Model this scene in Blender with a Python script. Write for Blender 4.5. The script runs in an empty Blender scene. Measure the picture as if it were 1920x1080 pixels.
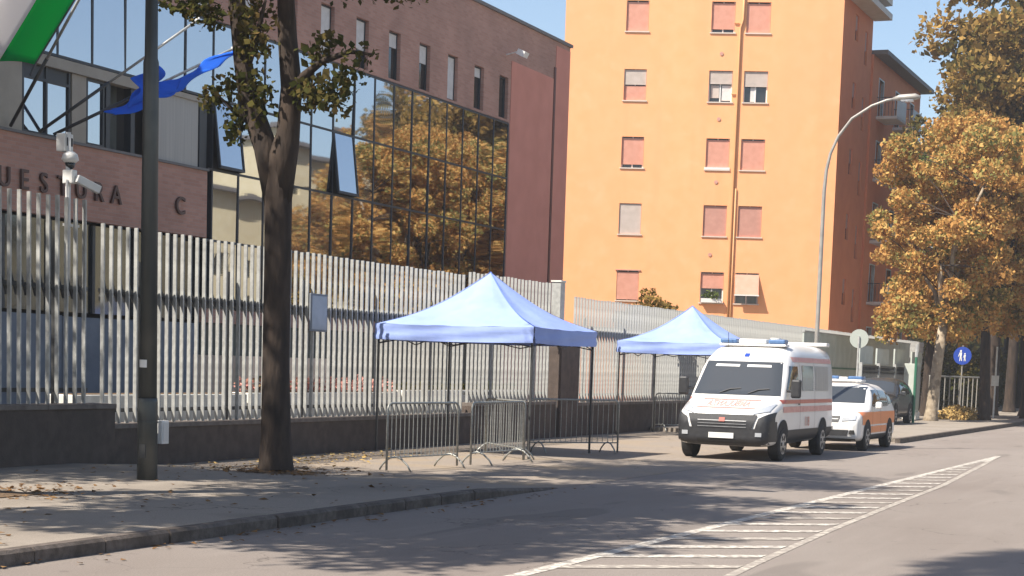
import bpy, bmesh, math, random
import numpy as np
from mathutils import Vector, Matrix
from mathutils.bvhtree import BVHTree
random.seed(7); rng = np.random.default_rng(7)
sc = bpy.context.scene; col = sc.collection
# world frame: +Y runs along the street away from the viewer, -X is the side of the buildings
# ---------------------------------------------------------------- camera, world, sun
cd = bpy.data.cameras.new('camera'); cam = bpy.data.objects.new('camera', cd); col.objects.link(cam)
Rm = Matrix(((0.91852, -0.07053, 0.38902), (0.39410, 0.08453, -0.91517), (0.03166, 0.99392, 0.10544)))
cam.matrix_world = Matrix.Translation((0, 0, 1.8)) @ Rm.to_4x4()
cd.sensor_width = 36; cd.lens = 61.875; cd.shift_y = 0.25625; cd.clip_end = 3000; cd.clip_start = .1
sc.camera = cam
SUN_EL, SUN_AZ = math.radians(51), math.radians(215)
wd = bpy.data.worlds.new('World'); sc.world = wd; wd.use_nodes = True
wn = wd.node_tree.nodes; wl = wd.node_tree.links
bg = wn['Background']; sky = wn.new('ShaderNodeTexSky'); sky.sky_type = 'NISHITA'; sky.sun_disc = False
sky.sun_elevation = SUN_EL; sky.sun_rotation = SUN_AZ; sky.air_density = 1.0; sky.dust_density = 1.2; sky.ozone_density = 1.5
wl.new(sky.outputs[0], bg.inputs[0]); bg.inputs[1].default_value = 0.1
sd = bpy.data.lights.new('sun', 'SUN'); sd.energy = 5.0; sd.angle = math.radians(.55); sd.color = (1, .93, .83)
sun = bpy.data.objects.new('sun', sd); col.objects.link(sun)
S = Vector((math.sin(SUN_AZ)*math.cos(SUN_EL), math.cos(SUN_AZ)*math.cos(SUN_EL), math.sin(SUN_EL)))
sun.rotation_euler = (-S).to_track_quat('-Z', 'Y').to_euler(); sun.location = (-30, -30, 60)
sc.view_settings.view_transform = 'Standard'; sc.view_settings.look = 'None'
sc.view_settings.exposure = 0.88; sc.view_settings.gamma = 1; sc.view_settings.use_curve_mapping = False

# ---------------------------------------------------------------- materials
def mat(name, c, rough=.8, c2=None, scale=3., detail=5., metal=0., bump=0., bscale=40., spec=.5, stretch=None, alpha=None, w=(.35, .65), trans=0):
    m = bpy.data.materials.new(name); m.use_nodes = True
    n = m.node_tree.nodes; l = m.node_tree.links; b = n['Principled BSDF']
    b.inputs['Roughness'].default_value = rough; b.inputs['Metallic'].default_value = metal
    b.inputs['Specular IOR Level'].default_value = spec
    b.inputs['Base Color'].default_value = (*c, 1)
    tc = n.new('ShaderNodeTexCoord'); mp = n.new('ShaderNodeMapping'); l.new(tc.outputs['Object'], mp.inputs[0])
    if stretch: mp.inputs['Scale'].default_value = stretch
    if c2:
        t = n.new('ShaderNodeTexNoise'); t.inputs['Scale'].default_value = scale; t.inputs['Detail'].default_value = detail
        l.new(mp.outputs[0], t.inputs[0])
        r = n.new('ShaderNodeValToRGB'); r.color_ramp.elements[0].position = w[0]; r.color_ramp.elements[1].position = w[1]
        r.color_ramp.elements[0].color = (*c, 1); r.color_ramp.elements[1].color = (*c2, 1)
        l.new(t.outputs[0], r.inputs[0]); l.new(r.outputs[0], b.inputs['Base Color'])
    if bump:
        t2 = n.new('ShaderNodeTexNoise'); t2.inputs['Scale'].default_value = bscale; t2.inputs['Detail'].default_value = 6
        l.new(mp.outputs[0], t2.inputs[0]); bm_ = n.new('ShaderNodeBump'); bm_.inputs['Strength'].default_value = bump; bm_.inputs['Distance'].default_value = .02
        l.new(t2.outputs[0], bm_.inputs['Height']); l.new(bm_.outputs[0], b.inputs['Normal'])
    if trans: b.inputs['Transmission Weight'].default_value = trans
    return m

def mixed(m, c3, scale, lo, hi, fac=1., stretch=None, detail=4):
    """adds a second larger layer of stains to the base colour"""
    n = m.node_tree.nodes; l = m.node_tree.links; b = n['Principled BSDF']
    src = b.inputs['Base Color'].links[0].from_socket if b.inputs['Base Color'].links else None
    tc = n.new('ShaderNodeTexCoord'); mp = n.new('ShaderNodeMapping'); l.new(tc.outputs['Object'], mp.inputs[0])
    if stretch: mp.inputs['Scale'].default_value = stretch
    t = n.new('ShaderNodeTexNoise'); t.inputs['Scale'].default_value = scale; t.inputs['Detail'].default_value = detail; l.new(mp.outputs[0], t.inputs[0])
    mr = n.new('ShaderNodeMapRange'); mr.inputs[1].default_value = lo; mr.inputs[2].default_value = hi; mr.inputs[4].default_value = fac; l.new(t.outputs[0], mr.inputs[0])
    mx = n.new('ShaderNodeMixRGB'); l.new(mr.outputs[0], mx.inputs[0]); mx.inputs[2].default_value = (*c3, 1)
    if src: l.new(src, mx.inputs[1])
    else: mx.inputs[1].default_value = b.inputs['Base Color'].default_value
    l.new(mx.outputs[0], b.inputs['Base Color']); return m

def brickmat(name, c, c2, mortar):
    m = bpy.data.materials.new(name); m.use_nodes = True
    n = m.node_tree.nodes; l = m.node_tree.links; b = n['Principled BSDF']; b.inputs['Roughness'].default_value = .85
    tc = n.new('ShaderNodeTexCoord'); sx = n.new('ShaderNodeSeparateXYZ'); cx = n.new('ShaderNodeCombineXYZ')
    l.new(tc.outputs['Object'], sx.inputs[0]); l.new(sx.outputs[1], cx.inputs[0]); l.new(sx.outputs[2], cx.inputs[1])
    br = n.new('ShaderNodeTexBrick'); l.new(cx.outputs[0], br.inputs[0]); br.inputs['Scale'].default_value = 1
    br.inputs['Brick Width'].default_value = .25; br.inputs['Row Height'].default_value = .075; br.inputs['Mortar Size'].default_value = .006
    br.inputs['Color1'].default_value = (*c, 1); br.inputs['Color2'].default_value = (*c2, 1); br.inputs['Mortar'].default_value = (*mortar, 1)
    no = n.new('ShaderNodeTexNoise'); no.inputs['Scale'].default_value = .6; l.new(tc.outputs['Object'], no.inputs[0])
    mx = n.new('ShaderNodeMixRGB'); mx.blend_type = 'MULTIPLY'; mx.inputs[0].default_value = .55
    l.new(br.outputs[0], mx.inputs[1]); rp = n.new('ShaderNodeValToRGB'); l.new(no.outputs[0], rp.inputs[0])
    rp.color_ramp.elements[0].position = .3; rp.color_ramp.elements[0].color = (.65, .62, .6, 1); rp.color_ramp.elements[1].position = .7; rp.color_ramp.elements[1].color = (1.1, 1.05, 1, 1)
    l.new(rp.outputs[0], mx.inputs[2]); l.new(mx.outputs[0], b.inputs['Base Color'])
    bu = n.new('ShaderNodeBump'); bu.inputs['Strength'].default_value = .4; bu.inputs['Distance'].default_value = .01; l.new(br.outputs['Fac'], bu.inputs['Height']); bu.invert = True
    l.new(bu.outputs[0], b.inputs['Normal']); return m

def leafmat(name, cols, transl=.3):
    m = bpy.data.materials.new(name); m.use_nodes = True
    n = m.node_tree.nodes; l = m.node_tree.links; n.remove(n['Principled BSDF'])
    g = n.new('ShaderNodeNewGeometry'); tc = n.new('ShaderNodeTexCoord'); no = n.new('ShaderNodeTexNoise'); no.inputs['Scale'].default_value = .55; no.inputs['Detail'].default_value = 3
    l.new(tc.outputs['Object'], no.inputs[0])
    ma = n.new('ShaderNodeMath'); ma.operation = 'MULTIPLY_ADD'; l.new(g.outputs['Random Per Island'], ma.inputs[0]); ma.inputs[1].default_value = .55
    mb = n.new('ShaderNodeMath'); mb.operation = 'MULTIPLY_ADD'; l.new(no.outputs[0], mb.inputs[0]); mb.inputs[1].default_value = 1.5; mb.inputs[2].default_value = -.5; l.new(mb.outputs[0], ma.inputs[2])
    r = n.new('ShaderNodeValToRGB'); l.new(ma.outputs[0], r.inputs[0])
    while len(r.color_ramp.elements) < len(cols): r.color_ramp.elements.new(.5)
    for i, c in enumerate(cols): r.color_ramp.elements[i].position = i/(len(cols)-1); r.color_ramp.elements[i].color = (*c, 1)
    d = n.new('ShaderNodeBsdfDiffuse'); t = n.new('ShaderNodeBsdfTranslucent'); mx = n.new('ShaderNodeMixShader'); mx.inputs[0].default_value = transl
    l.new(r.outputs[0], d.inputs[0]); l.new(r.outputs[0], t.inputs[0]); l.new(d.outputs[0], mx.inputs[1]); l.new(t.outputs[0], mx.inputs[2])
    l.new(mx.outputs[0], n['Material Output'].inputs[0]); return m

def clothmat(name, c, tr=.4):
    m = bpy.data.materials.new(name); m.use_nodes = True; n = m.node_tree.nodes; l = m.node_tree.links; n.remove(n['Principled BSDF'])
    d = n.new('ShaderNodeBsdfDiffuse'); t = n.new('ShaderNodeBsdfTranslucent'); x = n.new('ShaderNodeMixShader'); x.inputs[0].default_value = tr
    d.inputs[0].default_value = t.inputs[0].default_value = (*c, 1); l.new(d.outputs[0], x.inputs[1]); l.new(t.outputs[0], x.inputs[2]); l.new(x.outputs[0], n['Material Output'].inputs[0]); return m
def cracks(m, scale, width, dark, amt=.8):
    n = m.node_tree.nodes; l = m.node_tree.links; b = n['Principled BSDF']; src = b.inputs['Base Color'].links[0].from_socket
    tc = n.new('ShaderNodeTexCoord'); no = n.new('ShaderNodeTexNoise'); no.inputs['Scale'].default_value = 1.6; no.inputs['Detail'].default_value = 6; l.new(tc.outputs['Object'], no.inputs[0])
    ad = n.new('ShaderNodeMixRGB'); ad.blend_type = 'ADD'; ad.inputs[0].default_value = .9; l.new(tc.outputs['Object'], ad.inputs[1]); l.new(no.outputs['Color'], ad.inputs[2])
    v = n.new('ShaderNodeTexVoronoi'); v.feature = 'DISTANCE_TO_EDGE'; v.inputs['Scale'].default_value = scale; l.new(ad.outputs[0], v.inputs[0])
    r = n.new('ShaderNodeMapRange'); r.inputs[1].default_value = 0; r.inputs[2].default_value = width; r.inputs[3].default_value = amt; r.inputs[4].default_value = 0; l.new(v.outputs['Distance'], r.inputs[0])
    n2 = n.new('ShaderNodeTexNoise'); n2.inputs['Scale'].default_value = .4; l.new(tc.outputs['Object'], n2.inputs[0])
    r2 = n.new('ShaderNodeMapRange'); r2.inputs[1].default_value = .45; r2.inputs[2].default_value = .6; l.new(n2.outputs[0], r2.inputs[0])
    mu = n.new('ShaderNodeMath'); mu.operation = 'MULTIPLY'; l.new(r.outputs[0], mu.inputs[0]); l.new(r2.outputs[0], mu.inputs[1])
    mx = n.new('ShaderNodeMixRGB'); l.new(mu.outputs[0], mx.inputs[0]); l.new(src, mx.inputs[1]); mx.inputs[2].default_value = (*dark, 1); l.new(mx.outputs[0], b.inputs['Base Color']); return m
def paintmat(name, c, under, thr=.5, scale=9.):
    m = mat(name, c, .8, bump=.15, bscale=90); return mixed(m, under, scale, thr, thr+.12, .85, detail=9)

M = {}
M['asphalt'] = mixed(mixed(mat('asphalt', (.21, .18, .158), .93, (.285, .248, .218), 60, 8, bump=.5, bscale=160, spec=.15), (.17, .138, .118), .35, .45, .7, .5, (1, .35, 1)), (.30, .26, .23), 1.3, .55, .8, .35, (3, .3, 1))
M['pave'] = mixed(mixed(mat('pavement asphalt', (.25, .215, .18), .93, (.33, .285, .235), 55, 8, bump=.5, bscale=140, spec=.15), (.17, .145, .12), .5, .5, .7, .6), (.3, .22, .12), 1.1, .6, .75, .4)
M['bay'] = mixed(mat('forecourt asphalt', (.24, .2, .165), .93, (.32, .27, .22), 50, 8, bump=.5, bscale=150, spec=.15), (.34, .25, .15), .6, .5, .7, .5)
cracks(M['asphalt'], .45, .006, (.07, .06, .05)); cracks(M['pave'], .6, .008, (.07, .055, .045)); cracks(M['bay'], .5, .007, (.08, .065, .05))
mixed(M['asphalt'], (.15, .13, .115), .9, .62, .66, .5, (1.2, .25, 1), 2); mixed(M['asphalt'], (.13, .11, .1), 5, .66, .74, .5)
M['soil'] = mat('soil', (.09, .055, .03), .95, (.16, .1, .05), 12, bump=1, bscale=30)
M['terrain'] = mat('terrain', (.13, .11, .08), .95, (.17, .16, .09), 2)
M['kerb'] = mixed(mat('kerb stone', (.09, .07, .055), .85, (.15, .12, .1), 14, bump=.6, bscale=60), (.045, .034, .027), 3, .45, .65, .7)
M['paint'] = paintmat('worn road paint', (.56, .52, .45), (.24, .205, .175), .43, 11)
M['paint2'] = paintmat('faded road paint', (.5, .455, .38), (.24, .205, .175), .38, 9)
M['wall'] = mixed(mat('dark rendered wall', (.075, .056, .046), .9, (.11, .082, .066), 5, bump=.4, bscale=30), (.07, .055, .045), 1.4, .45, .7, .6, (1, 1, .3))
M['coping'] = mat('coping stone', (.13, .105, .09), .85, (.19, .16, .135), 6, bump=.3)
M['galv'] = mixed(mat('galvanised steel', (.37, .37, .35), .5, (.5, .5, .47), 9, metal=.25), (.26, .25, .22), 1.1, .5, .75, .6)
M['galv2'] = mat('barrier steel', (.24, .24, .22), .5, (.36, .36, .33), 20, metal=.5)
M['darkmetal'] = mat('dark painted metal', (.035, .036, .036), .5, (.05, .05, .05), 8)
M['brick'] = brickmat('red brick', (.5, .28, .215), (.43, .225, .17), (.42, .3, .25))
M['redrender'] = mat('red rendered pier', (.66, .27, .2), .85, (.6, .24, .175), 1.2, bump=.1)
M['glass'] = mat('mirror glass', (.52, .53, .56), .02, metal=1)
M['darkglass'] = mat('dark glass', (.02, .024, .026), .06, spec=.8)
M['carglass'] = mat('car glass', (.045, .05, .055), .05, spec=.9)
M['frame'] = mat('dark window frame', (.03, .035, .042), .45)
M['beige'] = mat('beige panel', (.33, .29, .23), .7, (.38, .335, .27), 2)
M['greyblind'] = mat('grey blind', (.36, .34, .31), .6, (.42, .4, .36), 2, stretch=(1, 8, .2))
M['greypanel'] = mat('blue grey panel', (.15, .17, .2), .7, (.2, .22, .25), 2)
M['whiteblind'] = mat('white roller blind', (.66, .63, .6), .7, (.58, .55, .52), 6)
M['letter'] = mat('bronze letters', (.085, .04, .03), .5)
M['greenwall'] = mat('dark green facade', (.05, .06, .05), .5, (.09, .1, .085), 2, stretch=(1, 3, .5))
M['planterwall'] = mat('pale planter wall', (.62, .6, .54), .8, (.74, .72, .66), 7)
M['planterbeige'] = mat('beige planter stone', (.6, .5, .4), .8, (.72, .6, .5), 6)
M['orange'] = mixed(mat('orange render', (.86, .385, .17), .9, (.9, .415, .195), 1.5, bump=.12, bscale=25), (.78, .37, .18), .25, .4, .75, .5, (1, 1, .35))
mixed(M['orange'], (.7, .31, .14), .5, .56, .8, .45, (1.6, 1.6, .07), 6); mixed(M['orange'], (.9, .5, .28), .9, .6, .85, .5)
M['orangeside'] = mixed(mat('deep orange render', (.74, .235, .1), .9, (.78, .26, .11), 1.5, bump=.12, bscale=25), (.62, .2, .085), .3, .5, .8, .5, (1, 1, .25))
M['pipe'] = mat('painted downpipe', (.62, .31, .13), .6)
M['pinkshut'] = mat('pink shutter', (.62, .29, .2), .7, (.68, .33, .235), 4)
M['brownshut'] = mat('brownish shutter', (.5, .25, .19), .7, (.56, .29, .22), 4)
M['greyshut'] = mat('grey shutter', (.5, .42, .36), .7, (.56, .47, .41), 4)
M['slab'] = mat('pale roof slab', (.6, .56, .5), .8, (.68, .64, .58), 3)
M['roofedge'] = mat('grey roof edge', (.16, .15, .145), .7)
M['sill'] = mat('sill stone', (.6, .5, .42), .8)
M['whiteframe'] = mat('white frame', (.7, .68, .64), .5)
M['cream'] = mixed(mat('cream render', (.66, .57, .36), .9, (.7, .62, .42), 2), (.5, .42, .26), .4, .5, .7, .5)
M['pole'] = mixed(mat('dark lamp pole', (.055, .06, .058), .45, (.085, .09, .085), 6, metal=.3, stretch=(1, 1, .2)), (.16, .155, .14), 1.2, .55, .75, .5)
M['lamppole'] = mat('grey lamp pole', (.3, .28, .25), .5, (.38, .36, .32), 5, metal=.3)
M['white'] = mat('white paint', (.78, .77, .74), .35, (.72, .71, .68), 3)
M['vanwhite'] = mixed(mat('van white paint', (.72, .7, .67), .25, spec=.6), (.7, .66, .6), 4, .5, .8, .35)
M['blackplastic'] = mat('black plastic', (.022, .022, .024), .55, (.03, .03, .032), 12)
M['rubber'] = mat('rubber', (.02, .02, .02), .85, (.03, .028, .026), 20)
M['rim'] = mat('steel rim', (.42, .42, .42), .35, (.3, .3, .3), 10, metal=.6)
M['red'] = mat('red stripe', (.5, .13, .1), .4); M['fadedred'] = mat('faded pink red print', (.66, .36, .32), .5, (.6, .28, .24), 9)
M['orangestripe'] = mat('orange stripe', (.75, .22, .06), .4)
M['lens'] = mat('lamp lens', (.6, .62, .64), .1, metal=.4)
M['bluelens'] = mat('blue beacon', (.1, .19, .36), .15, (.08, .15, .3), 8)
M['plate'] = mat('plate', (.75, .74, .7), .4)
M['tent'] = mixed(mat('pale blue canopy', (.26, .345, .66), .75, (.29, .385, .7), 1.2, bump=.35, bscale=4), (.18, .26, .6), 2.2, .45, .7, .4)
M['tentseam'] = mat('canopy seam', (.14, .22, .55), .7)
M['barkA'] = mixed(mat('brown bark', (.028, .019, .014), .95, (.06, .04, .028), 9, bump=1, bscale=18, stretch=(1, 1, .25)), (.05, .035, .025), 2, .5, .7, .5)
M['barkB'] = mixed(mat('pale mottled bark', (.25, .19, .13), .9, (.38, .31, .22), 5, bump=.8, bscale=12), (.13, .1, .07), 4, .5, .6, .7)
M['leafnear'] = leafmat('green brown leaves', [(.025, .032, .01), (.055, .062, .018), (.1, .085, .028), (.2, .13, .05)])
M['leaforange'] = leafmat('orange brown leaves', [(.09, .09, .03), (.32, .17, .055), (.52, .27, .085), (.6, .38, .13), (.3, .27, .09), (.14, .15, .05)])
M['leafolive'] = leafmat('olive gold leaves', [(.05, .05, .018), (.15, .12, .035), (.34, .21, .065), (.46, .3, .1)])
M['leafdark'] = leafmat('dark leaves', [(.025, .03, .01), (.05, .055, .015), (.1, .08, .02), (.17, .11, .03)])
M['leafgreen'] = leafmat('green leaves', [(.05, .08, .02), (.1, .14, .035), (.17, .19, .05)])
M['litter'] = leafmat('fallen leaves', [(.1, .055, .025), (.2, .11, .05), (.3, .18, .08)], .1)
M['litteryellow'] = leafmat('yellow fallen leaves', [(.3, .19, .07), (.46, .31, .12), (.52, .38, .16)], .1)
M['pink'] = leafmat('pink blossom', [(.08, .1, .03), (.45, .2, .17), (.7, .35, .3), (.75, .5, .42)], .2)
M['flaggreen'] = clothmat('flag green', (.0, .42, .1), .5); M['flagwhite'] = clothmat('flag white', (.82, .8, .8), .5); M['flagred'] = clothmat('flag red', (.6, .03, .03), .5)
M['flagblue'] = clothmat('flag blue', (.04, .2, .85), .4)
M['signblue'] = mat('sign blue', (.02, .06, .35), .4); M['signback'] = mat('sign back grey', (.35, .38, .34), .5)
M['greenpost'] = mat('green post', (.03, .14, .08), .5)
M['palegreen'] = mat('pale grey green panel', (.42, .45, .4), .7, (.5, .53, .48), 2)
M['darkpaint'] = mat('dark grey car paint', (.04, .042, .045), .25, spec=.6)
M['ceramic'] = mat('inside dark', (.03, .028, .026), .9)

# ---------------------------------------------------------------- helpers
def offs(p):
    v = Vector((0, 0, 0))
    while p: v += p.location; p = p.parent
    return v
class MB:
    def __init__(s): s.v = []; s.f = []; s.m = []; s.mi = 0
    def face(s, pts):
        i = len(s.v); s.v += [tuple(p) for p in pts]; s.f.append(list(range(i, i+len(pts)))); s.m.append(s.mi)
    def box(s, x0, x1, y0, y1, z0, z1):
        i = len(s.v); s.v += [(x, y, z) for z in (z0, z1) for y in (y0, y1) for x in (x0, x1)]
        for q in ((0, 2, 3, 1), (4, 5, 7, 6), (0, 1, 5, 4), (2, 6, 7, 3), (0, 4, 6, 2), (1, 3, 7, 5)): s.f.append([i+k for k in q]); s.m.append(s.mi)
        return s
    def obox(s, o, a, b, c):
        o, a, b, c = map(Vector, (o, a, b, c)); i = len(s.v)
        s.v += [tuple(o+a*x+b*y+c*z) for z in (0, 1) for y in (0, 1) for x in (0, 1)]
        for q in ((0, 2, 3, 1), (4, 5, 7, 6), (0, 1, 5, 4), (2, 6, 7, 3), (0, 4, 6, 2), (1, 3, 7, 5)): s.f.append([i+k for k in q]); s.m.append(s.mi)
        return s
    def tube(s, pts, r, n=8, cap=True):
        pts = [Vector(p) for p in pts]; rs = r if isinstance(r, (list, tuple)) else [r]*len(pts); base = len(s.v)
        u = None
        for k, p in enumerate(pts):
            d = (pts[min(k+1, len(pts)-1)]-pts[max(k-1, 0)]).normalized()
            if u is None: u = d.orthogonal().normalized()
            u = (u-d*u.dot(d)).normalized(); w = d.cross(u)
            for j in range(n):
                a = 2*math.pi*j/n; s.v.append(tuple(p+(u*math.cos(a)+w*math.sin(a))*rs[k]))
        for k in range(len(pts)-1):
            for j in range(n):
                a = base+k*n+j; b = base+k*n+(j+1) % n; s.f.append([a, b, b+n, a+n]); s.m.append(s.mi)
        if cap:
            s.f.append([base+j for j in range(n)][::-1]); s.m.append(s.mi); e = base+(len(pts)-1)*n
            s.f.append([e+j for j in range(n)]); s.m.append(s.mi)
        return s
    def grid(s, fn, nu, nv, thick=None):
        i = len(s.v)
        for a in range(nu+1):
            for b in range(nv+1): s.v.append(tuple(fn(a/nu, b/nv)))
        for a in range(nu):
            for b in range(nv):
                k = i+a*(nv+1)+b; s.f.append([k, k+nv+1, k+nv+2, k+1]); s.m.append(s.mi)
        return s
    def mesh(s, name):
        me = bpy.data.meshes.new(name); me.from_pydata(s.v, [], s.f); me.polygons.foreach_set('material_index', s.m); me.update(); return me
    def build(s, name, m, parent=None, smooth=False, local=False, bevel=0):
        me = s.mesh(name)
        for mm in (m if isinstance(m, (list, tuple)) else [m]): me.materials.append(mm)
        if smooth: me.polygons.foreach_set('use_smooth', [True]*len(me.polygons))
        ob = bpy.data.objects.new(name, me); col.objects.link(ob)
        if parent:
            ob.parent = parent
            if not local: ob.location = -offs(parent)
        if bevel:
            b = ob.modifiers.new('b', 'BEVEL'); b.width = bevel; b.segments = 2; b.limit_method = 'ANGLE'
        return ob
def inst(name, me, parent=None, loc=(0, 0, 0), rz=0, world=True):
    ob = bpy.data.objects.new(name, me); col.objects.link(ob); ob.location = loc; ob.rotation_euler.z = rz
    if parent:
        ob.parent = parent
        if world: ob.location = Vector(loc)-offs(parent)
    return ob
def tag(o, label=None, cat=None, group=None, kind=None):
    if label: o['label'] = label
    if cat: o['category'] = cat
    if group: o['group'] = group
    if kind: o['kind'] = kind
    return o
def thing(name, label, cat, loc=(0, 0, 0), group=None, rz=0):
    o = bpy.data.objects.new(name, None); col.objects.link(o); o.location = loc; o.rotation_euler.z = rz; o.empty_display_size = .3
    return tag(o, label, cat, group)
def copy_tree(o, parent=None):
    c = o.copy(); col.objects.link(c)
    if parent: c.parent = parent
    for ch in [x for x in bpy.data.objects if x.parent == o]: copy_tree(ch, c)
    return c
def solidify(o, t, off=0):
    s = o.modifiers.new('s', 'SOLIDIFY'); s.thickness = t; s.offset = off; return o

# ---------------------------------------------------------------- ground, road, kerbs
b = MB(); b.box(-900, 900, -300, 1500, -.6, -.02); tag(b.build('ground', M['terrain']), kind='structure')
b = MB(); b.face([(-9.5, -30, 0), (14, -30, 0), (14, 400, 0), (-9.5, 400, 0)]); tag(b.build('road', M['asphalt']), kind='structure')
b = MB(); b.face([(-16.3, 20, .004), (-9.5, 20, .004), (-9.5, 47, .004), (-9.1, 47, .004), (-9.1, 48.2, .004), (-16.3, 48.2, .004)])
tag(b.build('forecourt', M['bay']), kind='structure')
KH = .13
def sheet_h(y): return KH if y < 21.4 else max(.008, KH*(1-(y-21.4)/2.6))
b = MB()
ys = [-20, 5, 21.4, 22, 22.7, 23.4, 24.0]
for y0, y1 in zip(ys[:-1], ys[1:]):
    b.face([(-16.3, y0, sheet_h(y0)), (-9.62, y0, sheet_h(y0)), (-9.62, y1, sheet_h(y1)), (-16.3, y1, sheet_h(y1))])
tag(b.build('pavement', M['pave']), kind='structure')
b = MB(); b.face([(-16.3, 48.2, .12), (-9.15, 48.2, .12), (-9.15, 400, .12), (-16.3, 400, .12)]); b.face([(-16.3, 48.2, .004), (-9.15, 48.2, .004), (-9.15, 48.2, .12), (-16.3, 48.2, .12)])
tag(b.build('pavement', M['pave']), kind='structure')
b = MB(); b.face([(-23.4, -20, .1), (-16.7, -20, .1), (-16.7, 200, .1), (-23.4, 200, .1)]); tag(b.build('courtyard_paving', M['pave']), kind='structure')
kb = thing('kerb', None, None, (-9.5, 10, 0)); kb['kind'] = 'structure'
y = -6.0
while y < 24:
    L = 1.0; h0, h1 = sheet_h(y)+.004, sheet_h(y+L)+.004; dx = random.uniform(-.012, .012)
    k = MB(); x0, x1 = -9.63+dx, -9.48+dx; g = .011; a0, a1 = y+g, y+L-g
    k.v = [(x0, a0, -.05), (x1, a0, -.05), (x1, a0, h0-.03), (x1-.03, a0, h0), (x0, a0, h0), (x0, a1, -.05), (x1, a1, -.05), (x1, a1, h1-.03), (x1-.03, a1, h1), (x0, a1, h1)]
    k.f = [[0, 1, 2, 3, 4], [9, 8, 7, 6, 5], [1, 6, 7, 2], [2, 7, 8, 3], [3, 8, 9, 4], [4, 9, 5, 0]]; k.m = [0]*6
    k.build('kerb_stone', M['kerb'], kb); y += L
kb2 = thing('kerb', None, None, (-9.1, 60, 0)); kb2['kind'] = 'structure'
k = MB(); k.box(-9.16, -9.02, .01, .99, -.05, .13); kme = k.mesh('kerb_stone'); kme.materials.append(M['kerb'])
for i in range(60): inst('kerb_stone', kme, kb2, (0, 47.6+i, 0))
# road markings
rm = thing('road_marking', None, None, (-5.8, 20, 0)); rm['kind'] = 'structure'
b = MB(); b.face([(-5.9, 2, .004), (-5.74, 2, .004), (-5.66, 42.4, .004), (-5.8, 42.4, .004)]); b.build('edge_line', M['paint'], rm)
redge = [(-3.85, 9), (-4.0, 12), (-4.28, 16), (-4.5, 20), (-4.7, 25), (-4.87, 30), (-5.25, 36), (-5.66, 42.2)]
b = MB()
for (x0, y0), (x1, y1) in zip(redge[:-1], redge[1:]): b.face([(x0-.1, y0, .004), (x0, y0, .004), (x1, y1, .004), (x1-.1, y1, .004)])
b.build('edge_line', M['paint2'], rm)
def rx(y): 
    for (x0, y0), (x1, y1) in zip(redge[:-1], redge[1:]):
        if y <= y1: return x0+(x1-x0)*(y-y0)/(y1-y0)
    return -5.7
y = 8.0; i = 0
while y < 40:
    x0 = -5.73; x1 = rx(y+1.2)-.11; d = (x1-x0)*.78; w_ = .3
    b = MB(); b.face([(x0, y, .006), (x1, y+d, .006), (x1, y+d+w_, .006), (x0, y+w_, .006)]); b.build('stripe', M['paint'] if i % 3 else M['paint2'], rm); y += 1.08; i += 1
b = MB()
b.face([(-5.75, 39.2, .008), (-5.5, 39.2, .008), (-5.66, 42.3, .008), (-5.75, 42.3, .008)]); b.build('nose_fill', M['paint'], rm)

# ---------------------------------------------------------------- boundary wall and fences
def low_wall(s0, s1, h, label, x1=-16.3):
    t = thing('boundary_wall', label, 'wall', (x1, (s0+s1)/2, 0))
    MB().box(x1-.4, x1-.03, s0, s1, -.1, h-.07).build('wall_body', M['wall'], t)
    n = max(1, int((s1-s0)/1.5)); L = (s1-s0)/n
    k = MB(); k.box(x1-.43, x1, .004, L-.004, h-.07, h); me = k.mesh('coping_slab'); me.materials.append(M['coping'])
    for i in range(n): inst('coping_slab', me, t, (0, s0+i*L, 0))
    return t
low_wall(6, 22.4, 1.0, 'taller dark low wall nearest the viewer, left of the lamp pole', -16.15)
low_wall(22.41, 35.9, .68, 'long low dark wall under the fence between the pole and the big tent')
low_wall(35.91, 40.9, .9, 'raised dark wall section behind the big blue tent')
low_wall(42.3, 92, .85, 'dark wall running on behind the ambulance to the far gate')
def fence(s0, s1, z0, z1, label, x=-16.5, sp=.215, fr=(.55, .86)):
    t = thing('steel_fence', label, 'fence', (x, s0, z0))
    k = MB(); k.box(x-.031, x+.031, -.014, .014, z0, z1); me = k.mesh('fence_bar'); me.materials.append(M['galv'])
    n = int((s1-s0)/sp)
    for i in range(n+1):
        o = inst('fence_bar', me, t, (0, s0+i*sp, random.uniform(-.012, .012))); o.rotation_euler.z = 0
    zz0 = z0+.17; MB().box(x-.085, x-.047, s0, s1, zz0, zz0+.06).build('bottom_rail', M['darkmetal'], t)
    zm = 2.72; MB().box(x-.085, x-.047, s0, s1, zm-.03, zm+.03).build('top_rail', M['darkmetal'], t)
    # dark zigzag band along the upper rail, just behind the bars
    pts = [(x-.075, s0+sp*(i*.5), zm+(.13 if i % 2 else -.13)) for i in range(int((s1-s0)/sp*2))]
    z = MB()
    for a, c in zip(pts[:-1], pts[1:]): z.obox((a[0], a[1], a[2]-.035), (.03, 0, 0), (0, c[1]-a[1], c[2]-a[2]), (0, 0, .07))
    z.build('zigzag_band', M['darkmetal'], t)
    y = s0+1.1
    pm = MB().box(x-.16, x-.09, -.035, .035, z0-.02, z1-.5).mesh('fence_post'); pm.materials.append(M['darkmetal'])
    while y < s1: inst('fence_post', pm, t, (0, y, 0)); y += 2.6
    return t
fence(10, 22.2, 1.0, 4.04, 'tall pale steel bar fence nearest the viewer on the higher wall')
fence(22.5, 35.8, .68, 3.72, 'pale steel bar fence section between the lamp pole and the big tent')
fence(35.95, 40.8, .9, 3.8, 'short steel bar fence section directly behind the big blue tent')
fence(42.45, 92, .85, 3.55, 'long steel bar fence running on past the second tent and ambulance')
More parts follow.
